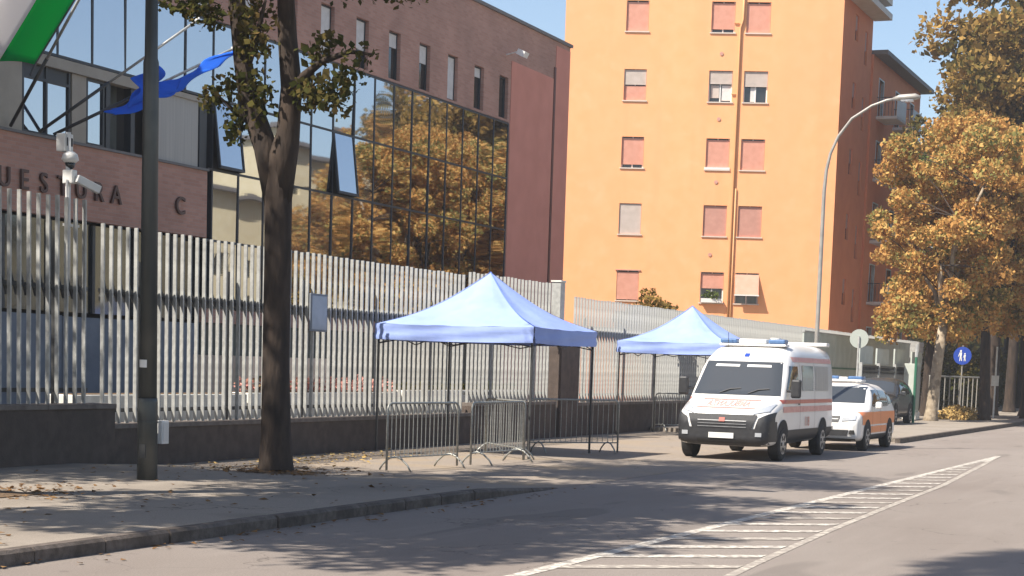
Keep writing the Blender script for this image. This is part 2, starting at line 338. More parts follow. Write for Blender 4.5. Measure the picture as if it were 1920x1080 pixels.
# gate pier between the fence sections
t = thing('gate_pier', 'brown gate pier with a pale capped post on top behind the big tent', 'gate pier', (-16.5, 41.6, 0))
MB().box(-16.75, -16.25, 41.0, 42.25, -.05, 2.45).build('pier_body', M['wall'], t)
MB().box(-16.8, -16.2, 40.95, 42.3, 2.45, 2.53).build('pier_cap', M['coping'], t)
MB().box(-16.62, -16.38, 41.1, 41.4, 2.53, 3.86).build('upper_post', M['galv'], t)
MB().box(-16.64, -16.36, 41.08, 41.42, 3.86, 3.9).build('post_cap', M['planterwall'], t)
t = thing('notice_board', 'blue grey blank plaque fixed to the fence bars right of the tree', 'sign', (-16.4, 29.0, 2.6))
MB().box(-16.445, -16.41, 28.72, 29.36, 2.28, 2.98).build('board', M['greypanel'], t, bevel=.01)
MB().box(-16.409, -16.40, 28.76, 29.32, 2.32, 2.94).build('face', mat('plaque face', (.27, .31, .34), .4, (.34, .38, .41), 4), t)
t = thing('utility_box', 'small white box on the wall just left of the lamp pole foot', 'box', (-16.1, 23.55, .7))
MB().box(-16.28, -16.15, 23.6, 23.8, .35, .72).build('housing', M['white'], t, bevel=.01)
MB().box(-16.149, -16.142, 23.63, 23.77, .39, .68).build('door', M['whiteframe'], t)

# things in the courtyard
def planter(s0, s1, z1, m, label, x0=-17.6, x1=-17.05):
    t = thing('planter', label, 'planter', ((x0+x1)/2, s0, .1))
    MB().box(x0, x1, s0, s1, .1, z1).build('trough', m, t, bevel=.02)
    MB().box(x0+.06, x1-.06, s0+.06, s1-.06, z1, z1+.01).build('soil', M['soil'], t)
    return t
t = planter(22.6, 27.6, 1.1, M['planterwall'], 'low white planter wall behind the fence left of the tree')
t = planter(27.7, 33.8, 1.12, M['planterwall'], 'low white planter wall with pink blossom behind the fence')
t = planter(33.9, 40.5, 1.16, M['planterwall'], 'low pale planter wall in the yard behind the big tent')
MB().box(-20.6, -19.4, 31.2, 34.8, .1, 1.78).build('stone_block', M['planterbeige'])
tag(bpy.data.objects['stone_block'], 'beige stone block seen through the fence behind the tree trunk', 'stone block')

def leaf_mesh(name, pts, size, mt, up=0., flat=False):
    """pts Nx3 centres; one small bent quad per leaf"""
    n = len(pts); a = rng.normal(size=(n, 3)); 
    if flat: a[:, 2] = np.abs(a[:, 2])*5+3
    a /= np.linalg.norm(a, axis=1)[:, None]
    r = rng.normal(size=(n, 3)); u = np.cross(a, r); u /= np.linalg.norm(u, axis=1)[:, None]; v = np.cross(a, u)
    s = (size*np.clip(np.exp(rng.normal(0, .33, n)), .45, 1.9))[:, None]
    P = np.stack([pts-u*s*.55, pts-v*s*.42+a*s*.1, pts+u*s*.6, pts+v*s*.42+a*s*.1], 1).reshape(-1, 3)
    me = bpy.data.meshes.new(name); me.vertices.add(4*n); me.vertices.foreach_set('co', P.ravel().astype('f'))
    me.loops.add(4*n); me.loops.foreach_set('vertex_index', np.arange(4*n, dtype='i'))
    me.polygons.add(n); me.polygons.foreach_set('loop_start', np.arange(0, 4*n, 4, dtype='i'))
    me.polygons.foreach_set('loop_total', np.full(n, 4, dtype='i')); me.update(calc_edges=True); me.validate(); me.materials.append(mt); return me
def blob_pts(c, r, n, shell=.55):
    d = rng.normal(size=(n, 3)); d /= np.linalg.norm(d, axis=1)[:, None]
    k = (shell+(1-shell)*rng.uniform(size=n)**.6)*rng.uniform(.8, 1.1, n)
    return np.array(c)+d*k[:, None]*np.array(r)
p = np.concatenate([blob_pts((-17.3, y_, 1.25), (.2, .35, .2), 90, .2) for y_ in np.arange(28.0, 33.7, .42)])
o = inst('blossom_plants', leaf_mesh('blossom_plants', p, .07, M['pink'])); tag(o, 'pink and white blossom plants on the white planter wall', 'flowers', kind='stuff')
p = np.concatenate([blob_pts((-17.3, y_, 1.2), (.2, .35, .16), 60, .2) for y_ in np.arange(34.1, 40.3, .5)])
o = inst('planter_shrubs', leaf_mesh('planter_shrubs', p, .07, M['leafdark'])); tag(o, 'low dark green shrubs on the pale planter behind the big tent', 'shrubs', kind='stuff')

# ---------------------------------------------------------------- facades
def facade(O, U, IN, W, H, ops, depth, z0=0):
    """wall surface with real openings and reveals; ops = (u0,u1,z0,z1)"""
    O, U, IN = Vector(O), Vector(U).normalized(), Vector(IN).normalized()
    us = sorted({0., W, *[o[0] for o in ops], *[o[1] for o in ops]}); zs = sorted({z0*1., H, *[o[2] for o in ops], *[o[3] for o in ops]})
    us = [u for u in us if 0 <= u <= W]; zs = [z for z in zs if z0 <= z <= H]
    P = lambda u, z, d=0: O+U*u+Vector((0, 0, z))+IN*d
    op = lambda i, j: 0 <= i < len(us)-1 and 0 <= j < len(zs)-1 and any(o[0] <= (us[i]+us[i+1])/2 <= o[1] and o[2] <= (zs[j]+zs[j+1])/2 <= o[3] for o in ops)
    b = MB()
    for i in range(len(us)-1):
        for j in range(len(zs)-1):
            a, c, d, e = us[i], us[i+1], zs[j], zs[j+1]
            if not op(i, j): b.face([P(a, d), P(c, d), P(c, e), P(a, e)])
            else:
                if not op(i-1, j) and i > 0: b.face([P(a, d), P(a, e), P(a, e, depth), P(a, d, depth)])
                if not op(i+1, j) and i < len(us)-2: b.face([P(c, d), P(c, d, depth), P(c, e, depth), P(c, e)])
                if not op(i, j-1) and j > 0: b.face([P(a, d), P(a, d, depth), P(c, d, depth), P(c, d)])
                if not op(i, j+1) and j < len(zs)-2: b.face([P(a, e), P(c, e), P(c, e, depth), P(a, e, depth)])
    return b, P
FX = -23.5; Y0 = 8.0; YE = 59.1; TOP = 12.93
red = thing('police_building', 'dark red brick building with mirrored glass curtain wall and lettered band', 'building', (FX, 34, 0))
wins = [(41.38+1.94*k-Y0, 42.1+1.94*k-Y0, 9.72, 11.05) for k in range(-16, 7)]
ops = [(36.1-Y0, 53.85-Y0, 2.9, 9.65), (0, 36.1-Y0, 6.15, 9.65), (0, 36.1-Y0, .0, 4.55), (36.1-Y0, 53.85-Y0, .0, 2.55)]+wins
b, P = facade((FX, Y0, 0), (0, 1, 0), (-1, 0, 0), YE-Y0, TOP, ops, .22)
b.face([(FX, YE, 0), (-42, YE, 0), (-42, YE, TOP), (FX, YE, TOP)]); b.face([(FX, Y0, 0), (FX, Y0, TOP), (-42, Y0, TOP), (-42, Y0, 0)])
b.face([(-42, Y0, 0), (-42, Y0, TOP), (-42, YE, TOP), (-42, YE, 0)])
b.build('brick_wall', M['brick'], red)
MB().box(-42.1, FX+.08, Y0-.08, YE+.08, TOP, TOP+.1).build('roof_coping', M['roofedge'], red)
MB().box(-41.8, FX-.62, Y0+.05, YE-.05, 0, TOP-.05).build('inner_core', M['ceramic'], red)
# smooth red pier at the far end with its joint
MB().box(FX+.003, FX+.02, 53.95, 57.6, 0, TOP-1.3).build('rendered_pier', M['redrender'], red)
MB().box(FX+.003, FX+.045, 57.62, 57.76, 0, TOP-.9).build('downpipe', mat('dark red pipe', (.13, .05, .04), .5), red)
MB().box(FX+.003, FX+.02, 57.78, 59.08, 0, TOP-.15).build('rendered_pier', M['redrender'], red)
# small upper windows
fracs = {0: .95, 1: .62, 2: .3, 3: .4, 4: 1., 5: .22, 6: .0}
for k in range(-16, 7):
    a = 41.38+1.94*k; c = a+.72; z0, z1 = 9.72, 11.05
    if c < 24: continue
    w = MB()
    for q in ((a, a+.05, z0, z1), (c-.05, c, z0, z1), (a+.05, c-.05, z0, z0+.05), (a+.05, c-.05, z1-.05, z1)): w.box(FX-.17, FX-.11, *q)
    fo = w.build('window', M['frame'], red)
    MB().box(FX-.16, FX-.15, a+.05, c-.05, z0+.05, z1-.05).build('pane', M['darkglass'], fo)
    f = fracs.get(k, random.choice([.3, .6, 1]))
    if f: MB().box(FX-.145, FX-.12, a+.055, c-.055, z1-.05-(z1-z0-.1)*f, z1-.052).build('blind', M['whiteblind'], fo)
# curtain wall
gs = [53.85-1.17*k for k in range(0, 27)]
fr = MB()
for y in gs:
    if y > 36.0: fr.box(FX-.15, FX+.014, y-.027, y+.027, 2.95, 9.6)
    else: fr.box(FX-.15, FX+.014, y-.027, y+.027, 7.83, 9.6)
mull = fr.build('mullions', M['frame'], red); mull['kind'] = 'stuff'
for z, ya in ((9.6, 23.3), (7.83, 23.3), (6.17, 36.1), (4.5, 36.1), (2.92, 36.1)):
    MB().box(FX-.149, FX+.01, ya, 53.85, z-.028, z+.028).build('transom', M['frame'], red)
rows = [(7.86, 9.57), (6.2, 7.8), (4.53, 6.14), (2.95, 4.47)]
for i in range(len(gs)-1):
    y1, y0 = gs[i]-.022, gs[i+1]+.022
    for r, (z0, z1) in enumerate(rows):
        if r and y0 < 36: continue
        hopper = r == 1 and (abs(y0-36.3) < .35 or abs(y0-42.15) < .6)
        L, Hh = y1-y0, z1-z0; q = MB()
        bulge = random.uniform(-.0018, .0018)
        q.grid(lambda u, v: (bulge*math.sin(math.pi*u)*math.sin(math.pi*v)*1.0, (u-.5)*(L+(0 if hopper else .03)), (v-1)*Hh), 8, 8)
        o = q.build('open_pane' if hopper else 'pane', M['glass'], red, smooth=False, local=True)
        o.location = Vector((FX-.012, (y0+y1)/2, z1))-red.location
        o.rotation_euler = (0, random.gauss(0, .005)-(math.radians(7.5) if hopper else 0), random.gauss(0, .0035))
        solidify(o, .012)
        if hopper:
            h = MB(); h.box(-.03, .03, -L/2, -L/2+.05, -Hh, 0); h.box(-.03, .03, L/2-.05, L/2, -Hh, 0); h.box(-.03, .03, -L/2, L/2, -Hh, -Hh+.06)
            h.face([(0, L/2+.001, 0), (0, L/2+.001, -Hh), (-.3, L/2+.001, -Hh)]); h.build('sash', M['frame'], o, local=True)
            MB().box(FX-.14, FX-.12, y0, y1, z0, z1).build('dark_opening', M['ceramic'], red)
# left zone between lettered band and upper glazing (s 24..36.1, z 6.15..7.78)
zb, zt = 6.16, 7.78
def lz(name, m, a, c, z0=zb, z1=zt, x0=-.2, x1=-.02): return MB().box(FX+x0, FX+x1, a, c, z0, z1).build(name, m, red)
lz('recess_back', M['ceramic'], 20, 36.1, x0=-.6, x1=-.5)
lz('lintel', M['beige'], 24, 33.7, 7.56, 7.78, x1=.05)
for a, c in ((27.2, 27.9), (28.35, 29.35), (30.97, 31.45)): lz('beige_column', M['beige'], a, c, zb, 7.555)
for a, c in ((27.93, 28.33), (29.38, 30.94), (31.48, 32.12)):
    f = MB(); zz = 7.25 if c-a > 1 else 7.5
    ms = [a, (a+c)/2-.03, c-.06] if c-a > 1 else [a, c-.06]
    for y in ms: f.box(FX-.12, FX-.04, y, y+.06, zb, 7.55)
    for q in range(len(ms)-1): f.box(FX-.119, FX-.041, ms[q]+.06, ms[q+1], zb, zb+.05); f.box(FX-.119, FX-.041, ms[q]+.06, ms[q+1], zz, zz+.06)
    fo = f.build('window', M['frame'], red)
    for q in range(len(ms)-1):
        MB().box(FX-.09, FX-.08, ms[q]+.06, ms[q+1], zb+.05, zz).build('pane', M['glass'], fo)
        if zz < 7.4: MB().box(FX-.1, FX-.07, ms[q]+.06, ms[q+1], zz+.06, 7.55).build('fanlight', M['frame'], fo)
for a, c in ((32.15, 32.3), (33.05, 33.2), (33.9, 34.1), (35.78, 36.08)): lz('dark_post', M['frame'], a, c)
lz('recess_panel', M['greenwall'], 32.3, 33.05, x0=-.45, x1=-.4)
lz('grey_panel', M['greyblind'], 34.1, 35.76, x0=-.12, x1=-.05)
lz('lintel', M['beige'], 33.72, 36.08, 7.66, 7.78, x1=.0)
MB().box(FX-.1, FX+.06, 20, 36.1, 6.1, 6.155).build('sill', M['roofedge'], red)
# ground floor behind the fence
def gz(name, m, a, c, z0, z1, x0=-.5, x1=-.3): return MB().box(FX+x0, FX+x1, a, c, z0, z1).build(name, m, red)
gz('dark_glazing', M['darkglass'], 8, 53.8, 2.6, 4.5)
for i in range(24): gz('glazing_mullion', M['frame'], 18.5+1.5*i, 18.6+1.5*i, 2.6, 4.5, -.3, -.24)
for i in range(10): gz('grey_cladding', M['greypanel'], 10+2.6*i, 12.57+2.6*i, .1, 2.5+.02*(i % 2), -.3, -.1)
gz('lower_wall', M['greenwall'], 36.1, 53.8, .1, 2.55, -.3, -.15)
# lettering
def letters(txt, s0, z, h, step):
    for i, ch in enumerate(txt):
        if ch == ' ': continue
        cu = bpy.data.curves.new('letter', 'FONT'); cu.body = ch; cu.size = h/.7; cu.extrude = .025; cu.align_x = 'CENTER'; cu.offset = .004
        ob = bpy.data.objects.new('tmp', cu); me = bpy.data.meshes.new_from_object(ob); bpy.data.objects.remove(ob)
        me.materials.clear(); me.materials.append(M['letter'])
        o = bpy.data.objects.new('letter', me); col.objects.link(o); o.parent = red
        o.matrix_local = Matrix.Translation(Vector((FX+.04, s0+i*step, z))-red.location) @ Matrix(((0, 0, 1, 0), (1, 0, 0, 0), (0, 1, 0, 0), (0, 0, 0, 1)))
        o['label'] = 'bronze letter ' + ch + ' on the brick band'
letters('QUESTURA   C', 28.11, 5.0, .4, .62)
f = MB(); f.tube([(FX, 53.5, 11.75), (FX+.5, 53.5, 11.85)], .02, 6); f.build('lamp_bracket', M['whiteframe'], red)
f = MB(); f.obox((FX+.4, 53.35, 11.75), (.25, 0, -.12), (0, .35, 0), (.08, 0, .16)); f.build('floodlight', M['white'], red)

# orange apartment block
A = Vector((-20, 85.6, 0)); U = Vector((-.95, -.3135, 0)).normalized(); IN = Vector((U.y, -U.x, 0)); 
if IN.y < 0: IN = -IN
ob_ = thing('apartment_block', 'tall bright orange apartment block with pink roller shutters', 'apartment building', A)
rowz = [(18.0, 19.45), (14.72, 16.2), (11.5, 12.98), (8.3, 9.78), (5.08, 6.56), (1.9, 3.35)]
colu = [(9.32, 10.4), (5.17, 6.3), (3.47, 4.62)]
ops = [(c[0], c[1], r[0], r[1]) for r in rowz for c in colu]
W = 13.35; HB = 20.6
b, PO = facade(A, U, IN, W, HB, ops, .2)
Lc = A+U*W
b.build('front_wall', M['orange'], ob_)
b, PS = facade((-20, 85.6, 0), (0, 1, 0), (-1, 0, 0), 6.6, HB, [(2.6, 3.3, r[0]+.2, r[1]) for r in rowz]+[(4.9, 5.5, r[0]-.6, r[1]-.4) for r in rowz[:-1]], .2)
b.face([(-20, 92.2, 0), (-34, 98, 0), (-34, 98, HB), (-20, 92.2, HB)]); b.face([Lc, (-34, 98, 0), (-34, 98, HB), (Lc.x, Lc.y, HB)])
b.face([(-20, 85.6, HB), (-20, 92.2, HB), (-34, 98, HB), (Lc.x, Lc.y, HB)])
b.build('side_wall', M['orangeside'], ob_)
c = MB()
for k, (z0, z1) in enumerate([(HB+.0, HB+.3)]):
    p0 = Vector((-19.1, 85.4, z0)); c.v += [(-19.1, 85.55, z0), (-19.1, 92.4, z0), (-34.3, 98.3, z0), (Lc.x-.2, Lc.y+.0, z0), (-19.1, 85.55, z1), (-19.1, 92.4, z1), (-34.3, 98.3, z1), (Lc.x-.2, Lc.y, z1)]
    c.f += [[0, 1, 2, 3], [7, 6, 5, 4], [0, 4, 5, 1], [1, 5, 6, 2], [2, 6, 7, 3], [3, 7, 4, 0]]; c.m += [0]*6
c.build('roof_slab', M['slab'], ob_)
MB().box(-19.98, -19.05, 85.6, 92.3, 19.85, 20.15).build('eaves', M['slab'], ob_)
MB().obox(A-U*.0+Vector((0, 0, .1))-IN*.01, U*W, IN*.02, (0, 0, 1.0)).build('plinth', M['orangeside'], ob_)
styles = [['full', 'gap', 'full'], ['halfreflect', 'greynet', 'halfgrey'], ['gap', 'sill', 'full'], ['grey', 'brown', 'brown'], ['wide', 'plants', 'tilt'], ['full', 'full', 'full']]
def slats(P, u0, u1, z0, z1, d, m, parent, name='shutter'):
    s = MB(); z = z0; h = .055
    while z < z1-.001:
        zz = min(z+h*.86, z1); a = P(u0, z, d); s.obox(a, P(u1, z, d)-a, P(u0, z, d+.03)-a, (0, 0, zz-z)); z += h
    a = P(u0, z0, d+.012); s.obox(a, P(u1, z0, d+.012)-a, P(u0, z0, d+.028)-a, (0, 0, z1-z0)); return s.build(name, m, parent)
def pbox(P, u0, u1, z0, z1, d0, d1, name, m, parent):
    s = MB(); a = P(u0, z0, d0); s.obox(a, P(u1, z0, d0)-a, P(u0, z0, d1)-a, (0, 0, z1-z0)); return s.build(name, m, parent)
for ri, r in enumerate(rowz):
    for ci, c in enumerate(colu):
        u0, u1, z0, z1 = c[0], c[1], r[0], r[1]; st = styles[ri][ci]
        f = MB()
        for q in ((u0, u0+.06, z0, z1), (u1-.06, u1, z0, z1), ((u0+u1)/2-.03, (u0+u1)/2+.03, z0, z1)):
            a = PO(q[0], q[2], .13); f.obox(a, PO(q[1], q[2], .13)-a, PO(q[0], q[2], .19)-a, (0, 0, q[3]-q[2]))
        wo = f.build('window', M['whiteframe'], ob_)
        pbox(PO, u0, u1, z0, z1, .195, .205, 'pane', M['darkglass'], wo)
        pbox(PO, u0-.06, u1+.06, z0-.06, z0-.004, -.05, .12, 'sill', M['sill'], wo)
        a, e = u0+.01, u1-.01
        if st == 'full': slats(PO, a, e, z0+.01, z1-.07, .08, M['pinkshut'], wo)
        elif st == 'gap': slats(PO, a, e, z0+.16, z1-.07, .08, M['pinkshut'], wo)
        elif st == 'sill': slats(PO, a, e, z0+.12, z1-.07, .08, M['pinkshut'], wo); pbox(PO, u0-.05, u1+.05, z0+.0, z0+.1, -.04, .1, 'ledge', M['whiteframe'], wo)
        elif st == 'grey': slats(PO, a, e, z0+.01, z1-.02, .05, M['greyshut'], wo)
        elif st == 'brown': slats(PO, a, e, z0+.01, z1-.03, .07, M['brownshut'], wo)
        elif st == 'halfreflect': slats(PO, a, e, z0+.75, z1-.03, .06, M['greyshut'], wo); slats(PO, a, e, z0+.01, z0+.7, .1, M['pinkshut'], wo)  # lower pink slats stand in for a warm reflection in the pane
        elif st == 'greynet': slats(PO, a, e, z0+.85, z1-.03, .06, M['greyshut'], wo); pbox(PO, a, (a+e)/2-.08, z0+.08, z0+.8, .15, .16, 'curtain', M['whiteblind'], wo); pbox(PO, (a+e)/2+.05, e-.1, z0+.2, z0+.8, .15, .16, 'curtain', M['greyshut'], wo)
        elif st == 'halfgrey': slats(PO, a, e, z0+.75, z1-.03, .06, M['greyshut'], wo); pbox(PO, a+.55, a+.8, z0+.05, z0+.74, .15, .16, 'curtain', M['whiteblind'], wo)
        elif st == 'wide': slats(PO, a, e, z0+.05, z1-.1, .02, M['pinkshut'], wo); pbox(PO, u0-.08, u1+.08, z1-.03, z1+.02, -.05, .05, 'shutter_box', M['brownshut'], wo)
        elif st == 'plants':
            slats(PO, a, e, z0+.7, z1-.07, .08, M['pinkshut'], wo)
            pbox(PO, u0+.05, u1-.05, z0+.0, z0+.2, -.25, -.06, 'flower_box', M['whiteframe'], wo)
            q = PO((u0+u1)/2, z0+.35, -.15); lf = inst('box_plants', leaf_mesh('box_plants', blob_pts(q, (.5, .2, .25), 160, .2), .09, M['leafgreen']), wo, (0, 0, 0)); lf['kind'] = 'stuff'
        elif st == 'tilt':
            s = MB(); a0 = PO(u0, z1-.08, .0); s.obox(a0, PO(u1, z1-.08, 0)-a0, Vector((0, 0, -1.0))-IN*.38, IN*.03); s.build('tilted_shutter', M['pinkshut'], wo)
            s = MB(); a1 = PO(u0-.02, z1-1.12, -.4); s.obox(a1, PO(u1+.02, z1-1.12, -.4)-a1, IN*.05, (0, 0, .06)); s.build('shutter_rail', M['whiteframe'], wo)
for u_, z_ in ((5.75, 17.0), (5.75, 13.9), (5.75, 10.9), (5.9, 7.4), (9.9, 4.3), (4.0, 4.2)):
    MB().tube([PO(u_, z_, -.03), PO(u_, z_, .03)], .09, 12).build('wall_vent', M['brownshut'], ob_)
# downpipe, gas pipe
pp = [PO(4.78, 20.6, -.06), PO(4.78, 18.6, -.06), PO(4.9, 18.2, -.06), PO(4.9, 0.2, -.06)]
MB().tube(pp, .055, 8).build('downpipe', M['pipe'], ob_, smooth=True)
MB().tube([PO(4.78, 10.6, -.05), PO(4.78, 1, -.05)], .04, 8).build('gas_pipe', M['pipe'], ob_, smooth=True)
MB().tube([PO(4.95, 18.45, -.05), PO(5.2, 18.45, -.05)], .03, 6).build('overflow_pipe', M['pipe'], ob_)
MB().tube([PO(4.95, 15.1, -.05), PO(5.2, 15.1, -.05)], .03, 6).build('overflow_pipe', M['pipe'], ob_)
for r in rowz:
    for (u0, u1, z0, z1) in ((2.6, 3.3, r[0]+.2, r[1]), (4.9, 5.5, r[0]-.6, r[1]-.4)):
        if z0 < 1.5: continue
        f = MB().box(-20.19, -20.12, 85.6+u0, 85.6+u1, z0, z1).build('window', M['darkglass'], ob_)
        MB().box(-20.11, -20.06, 85.6+u0, 85.6+u1, z0+(z1-z0)*.45, z1).build('shutter', M['brownshut'], f)

# rear wing with balconies
wg = thing('apartment_wing', 'lower shaded orange wing with balconies behind the orange block', 'apartment building', (-20, 98, 0))
rw = [(15.3, 17.2), (12.1, 14.0), (8.9, 10.8), (5.7, 7.6), (2.4, 4.3)]
ops = [(1.6, 2.8, a, b_) for a, b_ in rw]+[(6.0, 7.2, a, b_) for a, b_ in rw]+[(10.2, 11.3, a+.7, b_) for a, b_ in rw]
b, PW = facade((-19.9, 92.3, 0), (0, 1, 0), (-1, 0, 0), 13.2, 18.2, ops, .2)
b.face([(-19.9, 92.3, 0), (-19.9, 92.3, 18.2), (-33, 92.3, 18.2), (-33, 92.3, 0)]); b.face([(-19.9, 105.5, 0), (-33, 105.5, 0), (-33, 105.5, 18.2), (-19.9, 105.5, 18.2)])
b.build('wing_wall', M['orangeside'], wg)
MB().box(-33.2, -19.2, 92.35, 105.9, 18.2, 18.42).build('roof', M['roofedge'], wg)
for (u0, u1, z0, z1) in ops:
    s0, s1 = 92.3+u0, 92.3+u1; f = MB()
    f.box(-20.05, -19.88, s0-.07, s0, z0, z1+.07); f.box(-20.05, -19.88, s1, s1+.07, z0, z1+.07); f.box(-20.05, -19.88, s0, s1, z1, z1+.07)
    fo = f.build('window', M['whiteframe'], wg); MB().box(-20.15, -20.1, s0, s1, z0, z1).build('pane', M['darkglass'], fo)
for a, b_ in rw[:-1]:
    for u in (1.2, 5.6):
        s0 = 92.3+u; z = a-.2; f = MB().box(-19.898, -18.8, s0, s0+2.4, z, z+.15).build('balcony', M['slab'], wg)
        g = MB(); g.box(-18.83, -18.8, s0, s0+2.4, z+.15, z+1.1); g.build('parapet', M['whiteframe'], f)
        g = MB(); g.tube([(-19.88, s0+.02, z+1.1), (-18.82, s0+.02, z+1.1)], .02, 6)
        for q in range(6): g.tube([(-19.8+q*.18, s0+.02, z+.15), (-19.8+q*.18, s0+.02, z+1.1)], .012, 5)
        g.build('railing', M['darkmetal'], f)
# block seen in the gap left of the orange block
fl = thing('apartment_block', 'slice of a pale orange block in the gap beside the brick building', 'apartment building', (-39, 100, 0))
O2 = Vector((-37.5, 100.3, 0)); rr = [(16.75, 17.9), (14.5, 15.7), (12, 13.1), (9.6, 10.7), (7, 8.1), (4.5, 5.6)]
b, PF = facade(O2, U, IN, 12, 18.6, [(1.9, 3.1, a+.3, c_+.3) for a, c_ in rr]+[(5, 6.2, a+.3, c_+.3) for a, c_ in rr], .2); b.build('front_wall', M['orange'], fl)
pbox(PF, -.2, 12.2, 18.6, 19.0, -.4, 8, 'roof_slab', M['slab'], fl)
for a, c_ in rr:
    for u in (1.9, 5):
        w = pbox(PF, u, u+1.2, a+.3, c_+.3, .15, .2, 'window', M['darkglass'], fl); slats(PF, u, u+1.2, a+.4, c_+.28, .06, M['brownshut'], w)

# buildings across the street, seen only as reflections in the glass wall
def plain_block(x0, s0, s1, h, m, label, n):
    t = thing('apartment_building', label, 'building', (x0, (s0+s1)/2, 0)); rws = [(1+3.1*i+.8, 1+3.1*i+2.3) for i in range(int((h-2)/3.1))]
    cs = [(1.2+i*(s1-s0-2)/n, 2.5+i*(s1-s0-2)/n) for i in range(n)]
    b, PP = facade((x0, s0, 0), (0, 1, 0), (1, 0, 0), s1-s0, h, [(c[0], c[1], r[0], r[1]) for c in cs for r in rws], .25)
    b.face([(x0, s0, 0), (x0+12, s0, 0), (x0+12, s0, h), (x0, s0, h)]); b.build('wall', m, t)
    MB().box(x0-.6, x0+12.4, s0-.4, s1+.4, h, h+.3).build('roof', M['roofedge'], t)
    for c in cs:
        for r in rws: pbox(PP, c[0], c[1], r[0], r[1], .2, .24, 'window', M['darkglass'], t)
plain_block(23, 60, 88, 9, M['cream'], 'cream house across the street mirrored at the left of the glass wall', 6)
plain_block(25, 106, 119, 13.2, M['cream'], 'cream building across the street mirrored low in the glass left of the trunk', 4)
plain_block(25, 121, 136, 18.6, M['cream'], 'tall yellowish building across the street mirrored right of the trunk', 4)

# ---------------------------------------------------------------- trees
def crown_clumps(c, r, n, cr, seed):
    g = np.random.default_rng(seed); out = []
    while len(out) < n:
        d = g.normal(size=3); d /= np.linalg.norm(d); k = g.uniform(.25, .95)
        p = np.array(c)+d*k*np.array(r)
        if p[2] < c[2]-r[2]*.85: continue
        out.append((p, cr*g.uniform(.65, 1.3)))
    return out
def tree_parts(seed, trunk_h, trunk_r, c, r, n, cr, leaves, lsize, fork=None, per=None):
    """returns trunk mesh and crown mesh builders in local coordinates (base at origin)"""
    g = random.Random(seed); cl = crown_clumps(c, r, n, cr, seed)
    b = MB(); top = Vector((c[0]*.5+g.uniform(-.1, .1), c[1]*.5, trunk_h))
    b.tube([(0, 0, -.1), (0, 0, .12), (.02, 0, .5), (top.x*.5, top.y*.5, trunk_h*.6), top], [trunk_r*1.5, trunk_r*1.2, trunk_r, trunk_r*.88, trunk_r*.8], 12)
    hubs = []; br_ = MB()
    for i in range(8):
        a = i*2.4+g.uniform(-.3, .3); h = Vector((c[0]+math.cos(a)*r[0]*.4, c[1]+math.sin(a)*r[1]*.4, c[2]+r[2]*g.uniform(-.5, .4)))
        m_ = (top+h)/2+Vector((g.uniform(-.3, .3), g.uniform(-.3, .3), .2)); b.tube([top-Vector((0, 0, .1)), m_, h], [trunk_r*.55, trunk_r*.36, trunk_r*.2], 7); hubs.append(h)
    for p, q in cl:
        p = Vector(p); h = min(hubs, key=lambda x: (x-p).length); br_.tube([h, (h+p)/2+Vector((0, 0, .15)), p], [trunk_r*.13, trunk_r*.08, .01], 5, False)
    pts = [blob_pts(p, (q, q, q*.75), int(leaves/n*(q/cr)**2), .35) for p, q in cl]
    if seed == 12:
        for i in range(12): pts.append(blob_pts((1.9*math.cos(i*2.1)*(.5+.5*(i % 2)), 1.9*math.sin(i*2.1), 3.5+.28*(i % 4)), (.6, .6, .55), 260, .2))
    pts = np.concatenate(pts)
    return b, br_, pts
protos = {}
def tree(loc, key, leaf, bark, label, group=None, rz=0, sc_=1, name='street_tree', cast=None):
    if key not in protos:
        b, br_, pts = tree_parts(*cast); bme = br_.mesh('branches'); tm = b.mesh('trunk'); tm.polygons.foreach_set('use_smooth', [True]*len(tm.polygons)); protos[key] = (tm, bme, leaf_mesh('crown', pts, cast[8], M['leafdark']))
    tm, bme, lm = protos[key]; t = thing(name, label, 'tree', loc, group, rz); t.scale = (sc_,)*3
    for nm, me, m in (('trunk', tm, bark), ('branches', bme, M['barkA']), ('crown', lm, leaf)):
        o = inst(nm, me, t, world=False)
        if not me.materials: me.materials.append(m)
        o.material_slots[0].link = 'OBJECT'; o.material_slots[0].material = m
    return t
#        seed trunk_h r   centre        radius          n  clump leaves size
A1 = (11, 5.0, .25, (0, 0, 9.4), (3.8, 4.1, 2.9), 75, .95, 30000, .14)
A2 = (12, 3.6, .22, (.55, 0, 7.4), (3.1, 3.3, 4.3), 80, .62, 33000, .12)
A3 = (13, 7.0, .3, (0, 0, 13.5), (4.6, 4.6, 6.5), 90, 1.1, 26000, .2)
A4 = (14, 6.0, .28, (0, 0, 12.), (4.2, 4.2, 6.), 80, 1.1, 20000, .2)
# near tree beside the fence, trunk splits in two
t = thing('street_tree', 'large dark forked tree on the near pavement in front of the fence', 'tree', (-13.57, 22.8, KH))
b = MB(); o0 = Vector((-13.57, 22.8, KH))
T = lambda x, y, z: (x+13.57, y-22.8, z-KH)
b.tube([T(-13.57, 22.8, 0), T(-13.57, 22.8, .2), T(-13.58, 22.8, .7), T(-13.6, 22.8, 1.6), T(-13.6, 22.8, 3.2), T(-13.61, 22.8, 4.2), T(-13.62, 22.8, 4.75), T(-13.63, 22.8, 5.05)], [.31, .26, .225, .205, .2, .205, .15, .03], 16)
b.tube([T(-13.66, 22.8, 4.0), T(-13.84, 22.8, 4.85), T(-14.12, 22.8, 5.5), T(-14.25, 22.8, 6.1), T(-14.4, 22.8, 7.2), T(-14.6, 22.9, 8.6), T(-14.9, 23, 10)], [.16, .18, .165, .14, .125, .09, .05], 12)
